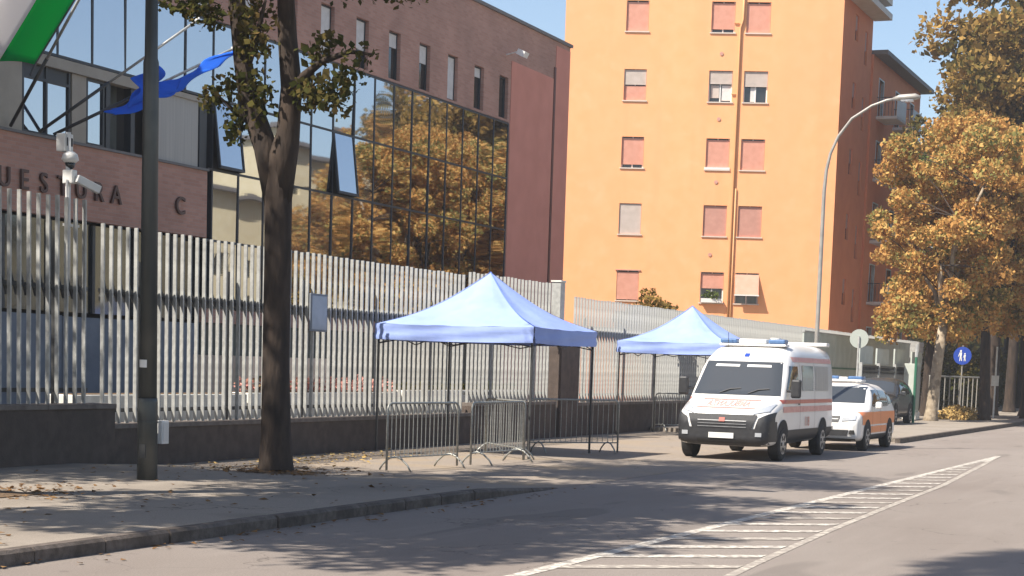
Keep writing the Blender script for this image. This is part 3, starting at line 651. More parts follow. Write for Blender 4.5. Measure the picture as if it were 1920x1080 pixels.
b.tube([T(-13.57, 22.8, 4.0), T(-13.47, 22.8, 4.9), T(-13.42, 22.8, 5.7), T(-13.5, 22.8, 6.4), T(-13.55, 22.8, 7.1), T(-13.3, 22.7, 8.6), T(-13.1, 22.6, 10.6)], [.16, .18, .16, .145, .125, .09, .05], 12)
b.tube([T(-13.45, 22.8, 5.55), T(-13.15, 22.7, 5.85), T(-12.8, 22.6, 6.02), T(-12.3, 22.5, 6.12), T(-11.9, 22.4, 6.05)], [.1, .065, .05, .035, .015], 8)
b.tube([T(-14.2, 22.8, 6.0), T(-13.9, 22.6, 6.4), T(-13.7, 22.5, 6.9)], [.07, .05, .02], 7)
b.tube([T(-14.05, 22.8, 5.2), T(-14.3, 22.7, 5.35), T(-14.55, 22.6, 5.6)], [.06, .04, .012], 7)
for a in range(9):
    an = a*2.4; h = Vector((0+math.cos(an)*2, math.sin(an)*2.1, 8.2+(a % 3)*1.3)); s_ = Vector(T(-14.4, 22.8, 7.2)) if a % 2 else Vector(T(-13.5, 22.8, 7.3)); b.tube([s_, (s_+h)/2+Vector((0, 0, .3)), h], [.09, .06, .02], 6)
b.build('trunk', M['barkA'], t, smooth=True, local=True)
cl = crown_clumps((0, 0, 9.8), (3.9, 4.2, 2.7), 80, .9, 5)
pts = [blob_pts(p, (q, q, q*.7), int(420*(q/.8)**2), .3) for p, q in cl if p[2]-q*.7 > 6.45]
extra = [((-13.05, 22.7, 5.62), .3, .22, 130), ((-12.75, 22.6, 5.55), .34, .24, 150), ((-12.4, 22.5, 5.75), .3, .22, 110), ((-12.95, 22.6, 6.12), .22, .18, 60), ((-12.1, 22.4, 6.05), .3, .2, 50), ((-12.55, 22.6, 5.4), .22, .16, 60), ((-12.75, 22.6, 6.3), .2, .14, 40),
         ((-14.6, 22.6, 5.55), .25, .2, 90), ((-14.35, 22.7, 5.75), .25, .25, 90), ((-14.2, 22.6, 5.15), .2, .3, 90), ((-13.85, 22.6, 5.55), .25, .35, 150), ((-14.75, 22.6, 6.75), .3, .2, 120), ((-15.1, 22.6, 6.95), .4, .2, 130), ((-13.95, 22.6, 6.75), .3, .3, 170), ((-14.1, 22.7, 6.3), .2, .25, 90),
         ((-13.7, 22.4, 6.3), .25, .25, 90), ((-11.6, 22.6, 6.95), .6, .12, 120), ((-12.4, 22.6, 7.0), .6, .14, 140)]
pts += [blob_pts(T(*c), (r_*1.35, r_*1.35, h_*1.3), int(n_*1.15), .02) for c, r_, h_, n_ in extra]
inst('crown', leaf_mesh('crown', np.concatenate(pts), .085, M['leafnear']), t, world=False)
tree((-13.5, 15.9, KH), 'A1', M['leafnear'], M['barkA'], 'street tree just outside the left edge, casting shade on the pavement', rz=1, cast=A1)
tree((-18.9, 14.6, .1), 'A6', M['leafnear'], M['barkA'], 'yard tree out of view on the left whose shade falls on the near trunk', rz=1, cast=(21, 6, .2, (0, 0, 11.2), (2.9, 2.9, 4.2), 60, .85, 10500, .14))
tree((-13.5, 10.9, KH), 'A1', M['leafnear'], M['barkA'], 'street tree second outside the left edge, shading the near kerb', rz=3)
tree((-10.7, 4.1, KH), 'A5', M['leafnear'], M['barkA'], 'tall slender tree out of view on the left whose top shades the road', cast=(19, 16, .25, (0, 0, 20.3), (1.9, 1.9, 3.2), 34, .7, 9000, .16))
# far row on the building side
tree((-11.95, 69, .12), 'A2', M['leaforange'], M['barkB'], 'orange brown tree with pale trunk left of the blue round sign', cast=A2, rz=0, sc_=1.03)
tree((-10.6, 73.5, .12), 'A2', M['leaforange'], M['barkA'], 'orange brown tree with a heap of yellow leaves at its foot', rz=2.2, sc_=1.08)
tree((-9.7, 80, .12), 'A2', M['leaforange'], M['barkA'], 'orange brown tree nearest the right edge, its crown drooping low', rz=4.1, sc_=1.15)
tree((-13.6, 77, .1), 'A2', M['leaforange'], M['barkA'], 'orange brown tree half hidden behind the one with the pale trunk', rz=5.3, sc_=1.0)
tree((-11.8, 84, .12), 'A4', M['leafolive'], M['barkA'], 'tall olive gold tree behind the orange trees', cast=A4, rz=1)
tree((-10.4, 86, .12), 'A3', M['leafolive'], M['barkA'], 'tallest olive gold tree at the right, rising above the orange crowns', rz=.5, sc_=1.2, cast=A3)
tree((-12.3, 94, .12), 'A4', M['leafdark'], M['barkA'], 'dark shaded tree far down the pavement', rz=2.5)
tree((-11.2, 101, .12), 'A3', M['leafdark'], M['barkA'], 'dark tree second farthest in the right row', rz=3.5)
tree((-13.5, 108, .12), 'A4', M['leafgreen'], M['barkA'], 'greener tree beyond the orange crowns at the end of the row', rz=4.2)
tree((-15.5, 116, .12), 'A4', M['leafdark'], M['barkA'], 'dark tree closing the view beyond the wing', rz=5.2)
tree((-19, 112, 0), 'A2', M['leafgreen'], M['barkA'], 'small green tree past the end of the orange wing', rz=5.2, sc_=1.5)
tree((-17.6, 51.2, .1), 'bush', M['leafolive'], M['barkA'], 'small rounded olive brown tree rising behind the fence between the tents', cast=(15, 1.6, .06, (0, 0, 3.1), (.95, .95, 1.15), 22, .4, 5200, .08), name='small_tree')
# row across the street (mirrored in the glass)
k = 0
for s_, h_, lf in ((102, .62, 'leaforange'), (107, .72, 'leaforange'), (112, .85, 'leaforange'), (115, 1.05, 'leaforange'), (118, 1.25, 'leafolive'), (124, 1.3, 'leaforange'), (130, 1.35, 'leaforange'), (137, 1.35, 'leafolive'), (144, 1.4, 'leaforange')):
    tree((12+(k % 2)*1.5, s_, 0), 'A4', M[lf], M['barkA'], 'autumn tree across the street mirrored in the glass wall', group='autumn trees across the street', rz=k*1.3, sc_=h_); k += 1
# distant wood closing the street
p = np.concatenate([blob_pts((x_, 150+rng.uniform(-8, 8), rng.uniform(2, 9)), (4, 4, 4.5), 2200, .2) for x_ in np.arange(-46, 10, 1.6)])
o = inst('far_wood', leaf_mesh('far_wood', p, .5, M['leafdark'])); tag(o, 'dark mass of trees closing the far end of the street', 'trees', kind='stuff')
p = np.concatenate([blob_pts((-15.4+rng.uniform(-1.6, .8), y_, 1.7), (1.3, 1.2, 1.8), 1800, .2) for y_ in np.arange(92, 128, 1.4)])
o = inst('hedge', leaf_mesh('hedge', p, .13, M['leafdark'])); tag(o, 'dark hedge along the pavement beyond the far gate', 'hedge', kind='stuff')
# fallen leaves
def litter(x0, x1, s0, s1, n, z, m, label, sig=None, sz=.06):
    if sig: p = np.column_stack([rng.normal((x0+x1)/2, (x1-x0)/3, n), rng.normal((s0+s1)/2, (s1-s0)/3, n), np.full(n, z)])
    else: p = np.column_stack([rng.uniform(x0, x1, n), rng.uniform(s0, s1, n), np.full(n, z)])
    p[:, 2] += rng.uniform(0, .02, n); o = inst('fallen_leaves', leaf_mesh('fallen_leaves', p, sz, m, flat=True)); tag(o, label, 'fallen leaves', kind='stuff')
litter(-14.4, -12.8, 22.0, 23.6, 420, KH*.8, M['litter'], 'brown fallen leaves round the foot of the near tree', 1)
litter(-14.2, -12.8, 15.2, 17.4, 350, KH, M['litter'], 'brown fallen leaves at the left edge of the pavement', 1)
litter(-16.1, -9.7, 8, 22, 220, KH, M['litter'], 'scattered dry leaves over the near pavement')
litter(-9.45, -9.0, 8, 24, 120, .006, M['litter'], 'dry leaves gathered in the gutter by the near kerb')
litter(-16, -14.5, 24.5, 30, 350, .03, M['litteryellow'], 'yellow leaves along the wall left of the big tent', 1)
p = blob_pts((-11.6, 73.3, .15), (.9, 1.6, .55), 2600, .1); p[:, 2] = np.abs(p[:, 2]-.12)+.12
o = inst('leaf_heap', leaf_mesh('leaf_heap', p, .1, M['litteryellow'])); tag(o, 'heap of yellow leaves at the tree foot below the blue sign', 'leaf heap', kind='stuff')
# earth squares under the trees
for (x_, s_, lb) in ((-13.57, 22.8, 'brown earth square at the foot of the near tree'), (-13.5, 15.9, 'brown earth square at the left edge of the picture')):
    b = MB(); zz = (sheet_h(s_)+sheet_h(s_))/2+.03
    b.grid(lambda u, v: (x_-.6+1.2*u, s_-.6+1.2*v, zz-.02+.05*math.sin(math.pi*u)*math.sin(math.pi*v)), 8, 8); tag(b.build('tree_pit', M['soil']), lb, 'tree pit')

# ---------------------------------------------------------------- lamp poles, camera pole, flags, signs
t = thing('lamp_pole', 'dark thick lamp pole in front of the fence, left of the near tree', 'lamp post', (-13.5, 19.4, KH))
MB().tube([(-13.5, 19.4, KH-.05), (-13.5, 19.4, 1.15), (-13.5, 19.4, 1.2)], [.135, .13, .125], 20).build('pole_base', M['pole'], t, smooth=True)
MB().tube([(-13.5, 19.4, 1.2), (-13.5, 19.4, 5.5), (-13.5, 19.4, 5.55), (-13.5, 19.4, 9.5)], [.118, .1, .085, .06], 20).build('pole_shaft', M['pole'], t, smooth=True)
MB().box(-13.53, -13.44, 19.26, 19.29, .42, .6).build('inspection_hatch', M['darkmetal'], t)
MB().tube([(-13.5, 19.4, .88), (-13.5, 19.4, .9)], .14, 20).build('collar', M['pole'], t)
b = MB(); b.grid(lambda u, v: (-13.5+.122*math.cos(-2.1+1.0*u), 19.4+.122*math.sin(-2.1+1.0*u), 1.6+.1*v), 6, 1); b.build('sticker', M['plate'], t)
MB().tube([(-13.5, 19.4, 9.4), (-13.2, 19.4, 9.8), (-12, 19.4, 10)], .045, 8).build('arm', M['pole'], t)
MB().box(-12.1, -11.4, 19.28, 19.52, 9.93, 10.05).build('lantern', M['lamppole'], t, bevel=.03)
t = thing('street_lamp', 'slender street lamp with long curved arm above the ambulance', 'street lamp', (-9.95, 42.4, 0))
MB().tube([(-10.08, 42, 0), (-10.08, 42, 2.5), (-10.08, 42, 6.1), (-10.05, 42, 6.6), (-9.97, 42, 7.0), (-9.8, 42, 7.4), (-9.5, 42, 7.8), (-9.05, 42, 8.08), (-8.7, 42, 8.2), (-8.5, 42, 8.23)], [.06, .055, .045, .04, .036, .034, .032, .03, .03, .03], 10).build('curved_pole', M['lamppole'], t, smooth=True)
b = MB(); b.tube([(-8.55, 42, 8.22), (-8.4, 42, 8.25), (-8.05, 42, 8.26), (-7.92, 42, 8.25)], [.04, .075, .08, .03], 10); b.build('lamp_head', M['lamppole'], t, smooth=True)
b = MB(); b.tube([(-8.36, 42, 8.19), (-8.08, 42, 8.19)], .05, 8); b.build('lamp_glass', M['lens'], t, smooth=True)

t = thing('camera_pole', 'white pole with surveillance cameras rising behind the near fence', 'camera pole', (-16.75, 21.8, 1))
MB().tube([(-16.62, 21.8, 2.6), (-16.62, 21.8, 5.0)], .04, 10).build('pole', M['white'], t, smooth=True)
MB().box(-16.78, -16.62, 21.72, 21.92, 4.72, 4.98).build('junction_box', M['white'], t, bevel=.01)
MB().box(-16.615, -16.6, 21.76, 21.88, 4.8, 4.92).build('box_door', M['ceramic'], t)
b = MB(); b.tube([(-16.6, 21.82, 4.72), (-16.6, 21.82, 4.68), (-16.6, 21.82, 4.6), (-16.6, 21.82, 4.55)], [.06, .11, .13, .07], 14); b.build('dome_camera', M['white'], t, smooth=True)
b = MB(); b.tube([(-16.6, 21.82, 4.56), (-16.6, 21.82, 4.5), (-16.6, 21.82, 4.46)], [.08, .065, .03], 12); b.build('dome_glass', M['darkglass'], t, smooth=True)
MB().box(-16.68, -16.5, 21.74, 21.86, 4.25, 4.45).build('mount', M['white'], t, bevel=.01)
b = MB(); b.obox((-16.52, 21.8, 4.27), (.16, .34, -.14), (.09, -.05, 0), (.02, .04, .11)); b.build('bullet_camera', M['white'], t, bevel=.012)
b = MB(); b.obox((-16.37, 22.13, 4.14), (.01, .02, -.008), (.07, -.04, 0), (.015, .03, .09)); b.build('camera_lens', M['ceramic'], t)
MB().box(-16.6, -16.56, 21.65, 22.0, 3.62, 3.66).build('crossbar', M['white'], t)
MB().tube([(-16.58, 21.72, 3.64), (-16.58, 21.72, 4.3)], .018, 6).build('cable_conduit', M['white'], t)

def flagpole(base, tip, label, m2='white'):
    t = thing('flagpole', label, 'flagpole', base); base, tip = Vector(base), Vector(tip); mid = base.lerp(tip, .45)
    MB().tube([base, mid], .035, 8).build('lower_pole', M['darkmetal'], t, smooth=True); MB().tube([mid, tip], .028, 8).build('upper_pole', M['galv'], t, smooth=True)
    MB().tube([tip, tip+(tip-base).normalized()*.1], [.05, .03], 10).build('finial', M['white'], t, smooth=True); return t
flagpole((FX+.06, 28.9, 6.2), (-20.3, 27.4, 8.75), 'leftmost flagpole carrying the green and white flag')
flagpole((FX+.06, 29.8, 6.2), (-20.5, 31.0, 8.49), 'middle flagpole without a flag, rising steeply over the glass')
flagpole((FX+.06, 30.25, 6.2), (-20.5, 32.36, 8.17), 'rightmost flagpole with the blue flag wrapped along it')
# cables between the poles
B0, T0 = Vector((-20.5, 26.85, 8.1)), Vector((-20.5, 25.95, 6.84))
B0, T0 = Vector((-20.42, 26.95, 8.12)), Vector((-20.6, 26.05, 6.82))
def flagpt(a, v):   # a along the staff, v away from the staff
    w_ = .16*math.sin(v*7+a*1.5)*min(1, v*3)
    p = B0.lerp(T0, a)+Vector((-.35*w_, -v*2.7, -.18*v+.5*w_*(1-a*.4)))
    p.z += (.13*math.sin(v*4.5)*(1-a)); p.x += w_; return p
t = thing('italian_flag', 'green and white flag blowing leftward at the top left corner', 'flag', B0)
for nm, v0, v1, m in (('green_band', 0, .33, M['flaggreen']), ('white_band', .33, .66, M['flagwhite']), ('red_band', .66, 1, M['flagred'])):
    b = MB(); b.grid(lambda u, v: flagpt(u, v0+(v1-v0)*v), 10, 8); solidify(b.build(nm, m, t, smooth=True), .006)
b = MB(); b.tube([B0+Vector((.0, .35, .5)), B0, T0, T0+Vector((0, -.12, -.2))], .02, 6); b.build('staff', M['darkmetal'], t)
pb, pt_ = Vector((FX+.06, 30.25, 6.2)), Vector((-20.5, 32.36, 8.17))
def blue(u, v):
    p = pb.lerp(pt_, .98-.66*u); h = (.06+.3*math.sin(min(1, u*1.15)*math.pi*.72)**1.3)*(1+.25*math.sin(u*17))
    fold = .13*math.sin(v*9+u*6)+.07*math.sin(u*23+v*4)
    return p+Vector((.1+fold*.9, fold*.5-.35*u*v, -h*v+.08*math.sin(u*12)*(1-v)))
t = thing('blue_flag', 'crumpled plain blue flag wrapped along the rightmost flagpole', 'flag', (-21.5, 31.4, 7.2))
b = MB(); b.grid(blue, 36, 14); solidify(b.build('cloth', M['flagblue'], t, smooth=True), .008)
def blue2(u, v): 
    p = pb.lerp(pt_, .56-.1*u); return p+Vector((.12+.1*math.sin(v*7+u*5), -.25*u+.1*math.sin(v*5), .42-.62*v-.12*u))
b = MB(); b.grid(blue2, 10, 12); solidify(b.build('loose_fold', M['flagblue'], t, smooth=True), .008)

# round blue pedestrian sign
t = thing('road_sign', 'round blue pedestrian sign on a thin post among the right trees', 'road sign', (-11.82, 75, .1))
MB().tube([(-11.82, 75, .1), (-11.82, 75, 3.15)], .03, 8).build('post', M['lamppole'], t)
b = MB(); b.tube([(-11.82, 74.95, 2.72), (-11.82, 74.93, 2.72)], .37, 32); b.build('disc', M['signblue'], t)
b = MB()
for (dx, s_) in ((-.07, 1.15), (.1, .85)):
    x_ = -11.82+dx; z_ = 2.5; y_ = 74.92
    b.tube([(x_, y_, z_+.36*s_), (x_, y_+.005, z_+.36*s_)], .035*s_, 12)
    for q in (((-.03, .14), (.03, .14), (.045, .31), (-.045, .31)), ((-.04, 0), (-.015, 0), (.01, .15), (-.03, .15)), ((.03, 0), (.055, 0), (.03, .15), (0, .15)), ((-.09, .16), (-.075, .15), (-.03, .28), (-.045, .3))):
        b.face([(x_+a*s_, y_, z_+c*s_) for a, c in q])
b.build('pedestrian_symbol', M['plate'], t)
t = thing('road_sign', 'grey back of a round sign on a pale post above the white car', 'road sign', (-13.2, 60, 0))
MB().tube([(-12.95, 60, 0), (-12.95, 60, 3.1)], .035, 8).build('post', M['galv'], t)
MB().tube([(-12.95, 60.04, 3.02), (-12.95, 60.06, 3.02)], .32, 28).build('disc', M['signback'], t)
# gate at the far entrance
t = thing('yard_gate', 'dark steel bar gate with pale boards on top beyond the white car', 'gate', (-13.5, 68, 0))
for z_ in (.5, 1.95, 2.12): MB().box(-13.53, -13.47, 63.2, 72.4, z_-.035, z_+.035).build('rail', M['darkmetal'], t)
k = MB().box(-13.52, -13.48, -.02, .02, .1, 2.1).mesh('gate_bar'); k.materials.append(M['darkmetal'])
for i in range(38): inst('gate_bar', k, t, (0, 63.4+i*.24, 0))
k = MB().box(-13.56, -13.44, -.06, .06, .1, 2.25).mesh('gate_post'); k.materials.append(M['galv'])
for y_ in (63.1, 66.2, 69.3, 72.5): inst('gate_post', k, t, (0, y_, 0))
for i, y_ in enumerate((63.0, 66.0, 69.4, 73.0)): MB().box(-13.62, -13.56, y_+.15, y_+2.4, 2.2, 2.85-.05*(i % 2)).build('top_board', M['palegreen'], t)
t = thing('screen_wall', 'pale grey green panel wall between the ambulance and the far gate', 'wall', (-15.6, 70, 0))
k = MB().box(-15.9, -15.84, .02, 2.58, .1, 3.3).mesh('panel'); k.materials.append(M['palegreen'])
for i in range(8): inst('panel', k, t, (0, 64+i*2.6, 0))
MB().box(-15.92, -15.82, 64, 84.8, 3.3, 3.36).build('cap_rail', M['galv'], t); MB().box(-15.83, -15.8, 64, 84.8, 2.0, 2.06).build('mid_rail', M['greenpost'], t)
t = thing('green_post', 'thin dark green post beside the dark parked car', 'post', (-11.8, 64.5, .12)); MB().tube([(-11.8, 64.5, .1), (-11.8, 64.5, 2.5)], .05, 8).build('shaft', M['greenpost'], t); MB().tube([(-11.8, 64.5, 2.5), (-11.8, 64.5, 2.95)], .06, 8).build('cap', M['galv'], t)
t = thing('utility_cabinet', 'pale green utility cabinet with white foot left of the pale trunk', 'cabinet', (-13, 70.6, .12)); MB().box(-13.3, -12.8, 70.2, 71, .4, 2.3).build('cabinet_body', M['palegreen'], t, bevel=.02); MB().box(-13.35, -12.75, 70.15, 71.05, .12, .4).build('plinth', M['planterwall'], t); MB().box(-12.798, -12.78, 70.28, 70.92, .5, 2.2).build('door', M['signback'], t)
# low white rails among the trees
t = thing('rail_fence', 'low grey rail fence beneath the trees behind the blue sign', 'fence', (-13, 80, .1))
for z_ in (1.15,): MB().tube([(-13.3, 76, z_+.7), (-12.6, 90, z_+.7)], .035, 6).build('rail', M['galv'], t)
for i in range(15): MB().tube([(-13.3+.05*i, 76+i, .1), (-13.3+.05*i, 76+i, 1.85)], .028, 6).build('upright', M['lamppole'], t)
for i, (x_, s_, h_) in enumerate(((-12.15, 69.9, 1.7), (-11.0, 79, 3.2), (-10.2, 88, 3.6))):
    t = thing('slim_post', ['short white post right of the pale tree trunk', 'thin pale post with a small white notice under the trees', 'taller thin pale post at the far right under the trees'][i], 'post', (x_, s_, .12)); MB().tube([(x_, s_, .1), (x_, s_, h_)], .04, 8).build('shaft', M['planterwall'], t)
    if i == 1: MB().box(x_-.16, x_+.16, s_-.06, s_-.04, 1.5, 1.95).build('notice', M['planterwall'], t)

# ---------------------------------------------------------------- pop-up tents
def tent(cx, cy, label, W=3.35, zp=3.6, zv=2.5, rz=0, crump=False):
    t = thing('pop_up_tent', label, 'tent', (cx, cy, 0), 'pop up tents on the forecourt', rz); h = W/2
    cor = [(-h, -h), (h, -h), (h, h), (-h, h)]
    for i in range(4):
        a, c = Vector((*cor[i], zv)), Vector((*cor[(i+1) % 4], zv)); pk = Vector((0, 0, zp))
        def fn(u, v):
            e = a.lerp(c, u); p = e.lerp(pk, v); sag = -.17*math.sin(math.pi*v)*(.45+.55*abs(2*u-1)) + .012*math.sin(u*31+i+v*3)*math.sin(math.pi*v*.9)*(1-v) - .045*math.sin(math.pi*v)*math.sin(math.pi*2*u)
            p.z += sag - .02*(1-v)*math.sin(math.pi*u)+.008*math.sin(u*19+i)*(1-v); return p
        b = MB(); b.grid(fn, 16, 12); o = b.build('roof_panel', M['tent'], t, smooth=True, local=True)
        n_ = Vector((a.x+c.x, a.y+c.y, 0)).normalized()
        def vf(u, v):
            e = a.lerp(c, u); e.z = zv-.02*math.sin(math.pi*u)-.3*v; e += n_*(.012+.02*v*math.sin(u*14+i*2)+.012*math.sin(v*9+u*7)); return e
        b = MB(); b.grid(vf, 20, 5); b.build('valance', M['tent'], t, smooth=True, local=True)
        b = MB(); b.grid(lambda u, v: fn(0, v)+Vector((0, 0, .012))+Vector((-a.y, a.x, 0)).normalized()*(.025*(u-.5)), 1, 12); b.build('seam', M['tentseam'], t, local=True)
    for i, (x_, y_) in enumerate(cor):
        k_ = .97; b = MB(); b.box(x_*k_-.018, x_*k_+.018, y_*k_-.018, y_*k_+.018, .01, 2.45); lg = b.build('leg', M['darkmetal'], t, local=True)
        b = MB(); b.box(x_*k_-.05, x_*k_+.05, y_*k_-.05, y_*k_+.05, 0, .012); b.build('foot_plate', M['galv2'], lg, local=True)
    for i in range(4):
        a, c = Vector((*cor[i], 0))*.97, Vector((*cor[(i+1) % 4], 0))*.97; b = MB(); m_ = (a+c)/2
        for p0, p1 in ((a, m_), (m_, c)):
            for z0, z1 in ((2.12, 2.42), (2.42, 2.12)): b.tube([(p0.x, p0.y, z0), (p1.x, p1.y, z1)], .012, 5)
        b.build('scissor_truss', M['darkmetal'], t, local=True)
    MB().tube([(0, 0, 2.5), (0, 0, zp-.02)], .025, 8).build('centre_pole', M['darkmetal'], t, local=True)
    return t
t1 = tent(-14.45, 32.45, 'large pale blue pop up tent in front of the fence')
t2 = tent(-14.45, 45.9, 'second blue pop up tent half hidden behind the ambulance', W=3.1, zp=3.5)

# ---------------------------------------------------------------- crowd barriers
def barrier(L=2.2, H=1.1):
    t = thing('crowd_barrier', '', 'barrier', (0, 0, 0), 'steel crowd barriers round the tents')
    b = MB(); r = .02; b.tube([(0, 0, .02), (0, 0, H-.1), (.03, 0, H-.03), (.1, 0, H), (L-.1, 0, H), (L-.03, 0, H-.03), (L, 0, H-.1), (L, 0, .02)], r, 8); b.build('frame', M['galv2'], t, True, True)
    MB().tube([(0, 0, .22), (L, 0, .22)], .014, 6).build('bottom_rail', M['galv2'], t, local=True)
    k = MB().tube([(0, 0, .22), (0, 0, H)], .0075, 5, False).mesh('upright_bar'); k.materials.append(M['galv2'])
    n = 17
    for i in range(1, n): inst('upright_bar', k, t, (L*i/n, 0, 0), world=False)
    for x_ in (.25, L-.25):
        b = MB(); b.tube([(x_, -.3, .01), (x_, -.24, .1), (x_, -.12, .2), (x_, 0, .235), (x_, .12, .2), (x_, .24, .1), (x_, .3, .01)], .016, 7); b.build('foot', M['galv2'], t, True, True)
    return t
bp = barrier()
spots = [((-13.0, 25.3), (-12.75, 27.65), 'crowd barrier nearest the viewer, in front of the big tent'),
         ((-12.72, 27.95), (-12.65, 30.1), 'crowd barrier second from the left along the front of the big tent'),
         ((-12.7, 30.3), (-14.2, 31.9), 'crowd barrier turned obliquely inwards under the big tent'),
         ((-13.75, 33.0), (-12.45, 34.8), 'crowd barrier at the far right corner of the big tent'),
         ((-15.9, 47.4), (-14.2, 48.8), 'crowd barrier by the wall just left of the ambulance')]
for i, (a, c, lb) in enumerate(spots):
    o = bp if i == 0 else copy_tree(bp); a, c = Vector(a), Vector(c); d = c-a
    o.location = (a.x, a.y, .005 if a.y > 25 else .01); o.rotation_euler.z = math.atan2(d.y, d.x); o['label'] = lb
# dark post by the fence under the tent
# ---------------------------------------------------------------- vehicles
def loft(st, belt, top, tp, e=.34, n=44, sub=4):
    ks = np.array(st, float); ysn = []
    for i in range(len(ks)-1):
        for q in range(sub): ysn.append(ks[i, 0]+(ks[i+1, 0]-ks[i, 0])*q/sub)
    ysn.append(ks[-1, 0]); b = MB()
    for y_ in ysn:
        hw, zb_, zt_ = (np.interp(y_, ks[:, 0], ks[:, c]) for c in (1, 2, 3)); zm, hz = (zb_+zt_)/2, (zt_-zb_)/2
        for j in range(n):
            a = 2*math.pi*j/n+math.pi/n; c, s_ = math.cos(a), math.sin(a)
            x_ = hw*math.copysign(abs(c)**e, c); z_ = zm+hz*math.copysign(abs(s_)**(e*1.1 if s_ > 0 else e*.7), s_)
            x_ *= 1-tp*max(0, (z_-belt)/(top-belt))**1.2; b.v.append((x_, y_, z_))
    m_ = len(ysn)
    for i in range(m_-1):
        for j in range(n): b.f.append([i*n+j, (i+1)*n+j, (i+1)*n+(j+1) % n, i*n+(j+1) % n]); b.m.append(0)
    b.f.append(list(range(n))); b.m.append(0); b.f.append([(m_-1)*n+j for j in range(n)][::-1]); b.m.append(0); return b
class Veh:
    def __init__(s, root, body):
        s.t = root; s.b = body; s.bvh = BVHTree.FromPolygons([Vector(v) for v in body.v], body.f)
    def hit(s, o, d):
        h = s.bvh.ray_cast(Vector(o), Vector(d)); return (h[0], h[1]) if h[0] else (None, None)
    def patch(s, name, m, quad, axis, off=.006, nu=12, nv=8, parent=None, thick=.0):
        """quad = 4 corners (a,b) : front axis 'y' uses (x,z); side '+x'/'-x' uses (y,z); top 'z' uses (x,y)"""
        q = [Vector(p) for p in quad]; pts = {}; b = MB()
        for i in range(nu+1):
            for j in range(nv+1):
                u, v = i/nu, j/nv; p = (q[0]*(1-u)+q[1]*u)*(1-v)+(q[3]*(1-u)+q[2]*u)*v
                if axis == 'y': h, n_ = s.hit((p.x, -3, p.y), (0, 1, 0))
                elif axis == '+x': h, n_ = s.hit((4, p.x, p.y), (-1, 0, 0))
                elif axis == '-x': h, n_ = s.hit((-4, p.x, p.y), (1, 0, 0))
                elif axis == 'rear': h, n_ = s.hit((p.x, 12, p.y), (0, -1, 0))
                else: h, n_ = s.hit((p.x, p.y, 6), (0, 0, -1))
                if h is None: continue
                d = {'y': Vector((0, -1, 0)), '+x': Vector((1, 0, 0)), '-x': Vector((-1, 0, 0)), 'rear': Vector((0, 1, 0))}.get(axis, Vector((0, 0, 1)))
                if n_.dot(d) < 0: n_ = -n_
                if off*3 < .03 and n_.dot(d) < .12: pass
                pts[i, j] = len(b.v); b.v.append(tuple(h+n_*off*.6+d*off*.6))
        for i in range(nu):
            for j in range(nv):
                ids = [(i, j), (i+1, j), (i+1, j+1), (i, j+1)]
                if all(k in pts for k in ids): b.f.append([pts[k] for k in ids]); b.m.append(0)
        o = b.build(name, m, parent or s.t, smooth=True, local=True)
        if thick: solidify(o, thick, 0)
        return o
    def disc(s, name, m, c, r, axis, off=.004, n=28, z_clip=None):
        b = MB(); sg = 1 if axis == '+x' else -1; rings = [0, .5, .8, 1]; idx = {}
        for k, rr_ in enumerate(rings):
            for j in range(n):
                a = 2*math.pi*j/n; y_, z_ = c[0]+math.cos(a)*r*rr_, c[1]+math.sin(a)*r*rr_
                h, _ = s.hit((4*sg, y_, max(z_, z_clip or -9)), (-sg, 0, 0))
                if h is None: h = Vector((sg*.5, y_, z_))
                idx[k, j] = len(b.v); b.v.append((h.x+sg*off, y_, max(z_, z_clip or -9)))
        for k in range(3):
            for j in range(n): b.f.append([idx[k, j], idx[k, (j+1) % n], idx[k+1, (j+1) % n], idx[k+1, j]]); b.m.append(0)
        return b.build(name, m, s.t, local=True)
    def wheel(s, x, y, r, w, side):
        b = MB(); x0, x1 = (x-w, x) if side > 0 else (x, x+w); sh = .03
        b.tube([(x0, y, r), (x0+sh, y, r), (x1-sh, y, r), (x1, y, r)], [r-.03, r, r, r-.03], 32); wh = b.build('wheel', M['rubber'], s.t, smooth=False, local=True)
        xo = x1 if side > 0 else x0; b = MB(); b.tube([(xo-side*.05, y, r), (xo+side*.004, y, r)], [r*.66, r*.62], 24); rim = b.build('rim', M['rim'], wh, local=True)
        b = MB()
        for k in range(6):
            a = k*math.pi/3; ca, sa = math.cos(a), math.sin(a); p = Vector((xo+side*.005, y+ca*r*.4, r+sa*r*.4)); b.obox(p+Vector((0, sa*.035-ca*.05, -ca*.035-sa*.05)), (side*.004, 0, 0), (0, ca*.1, sa*.1), (0, -sa*.07, ca*.07))
        b.build('vent_holes', M['ceramic'], wh, local=True)
        MB().tube([(xo, y, r), (xo+side*.012, y, r)], [r*.16, r*.13], 14).build('hub_cap', M['rim'], wh, local=True)
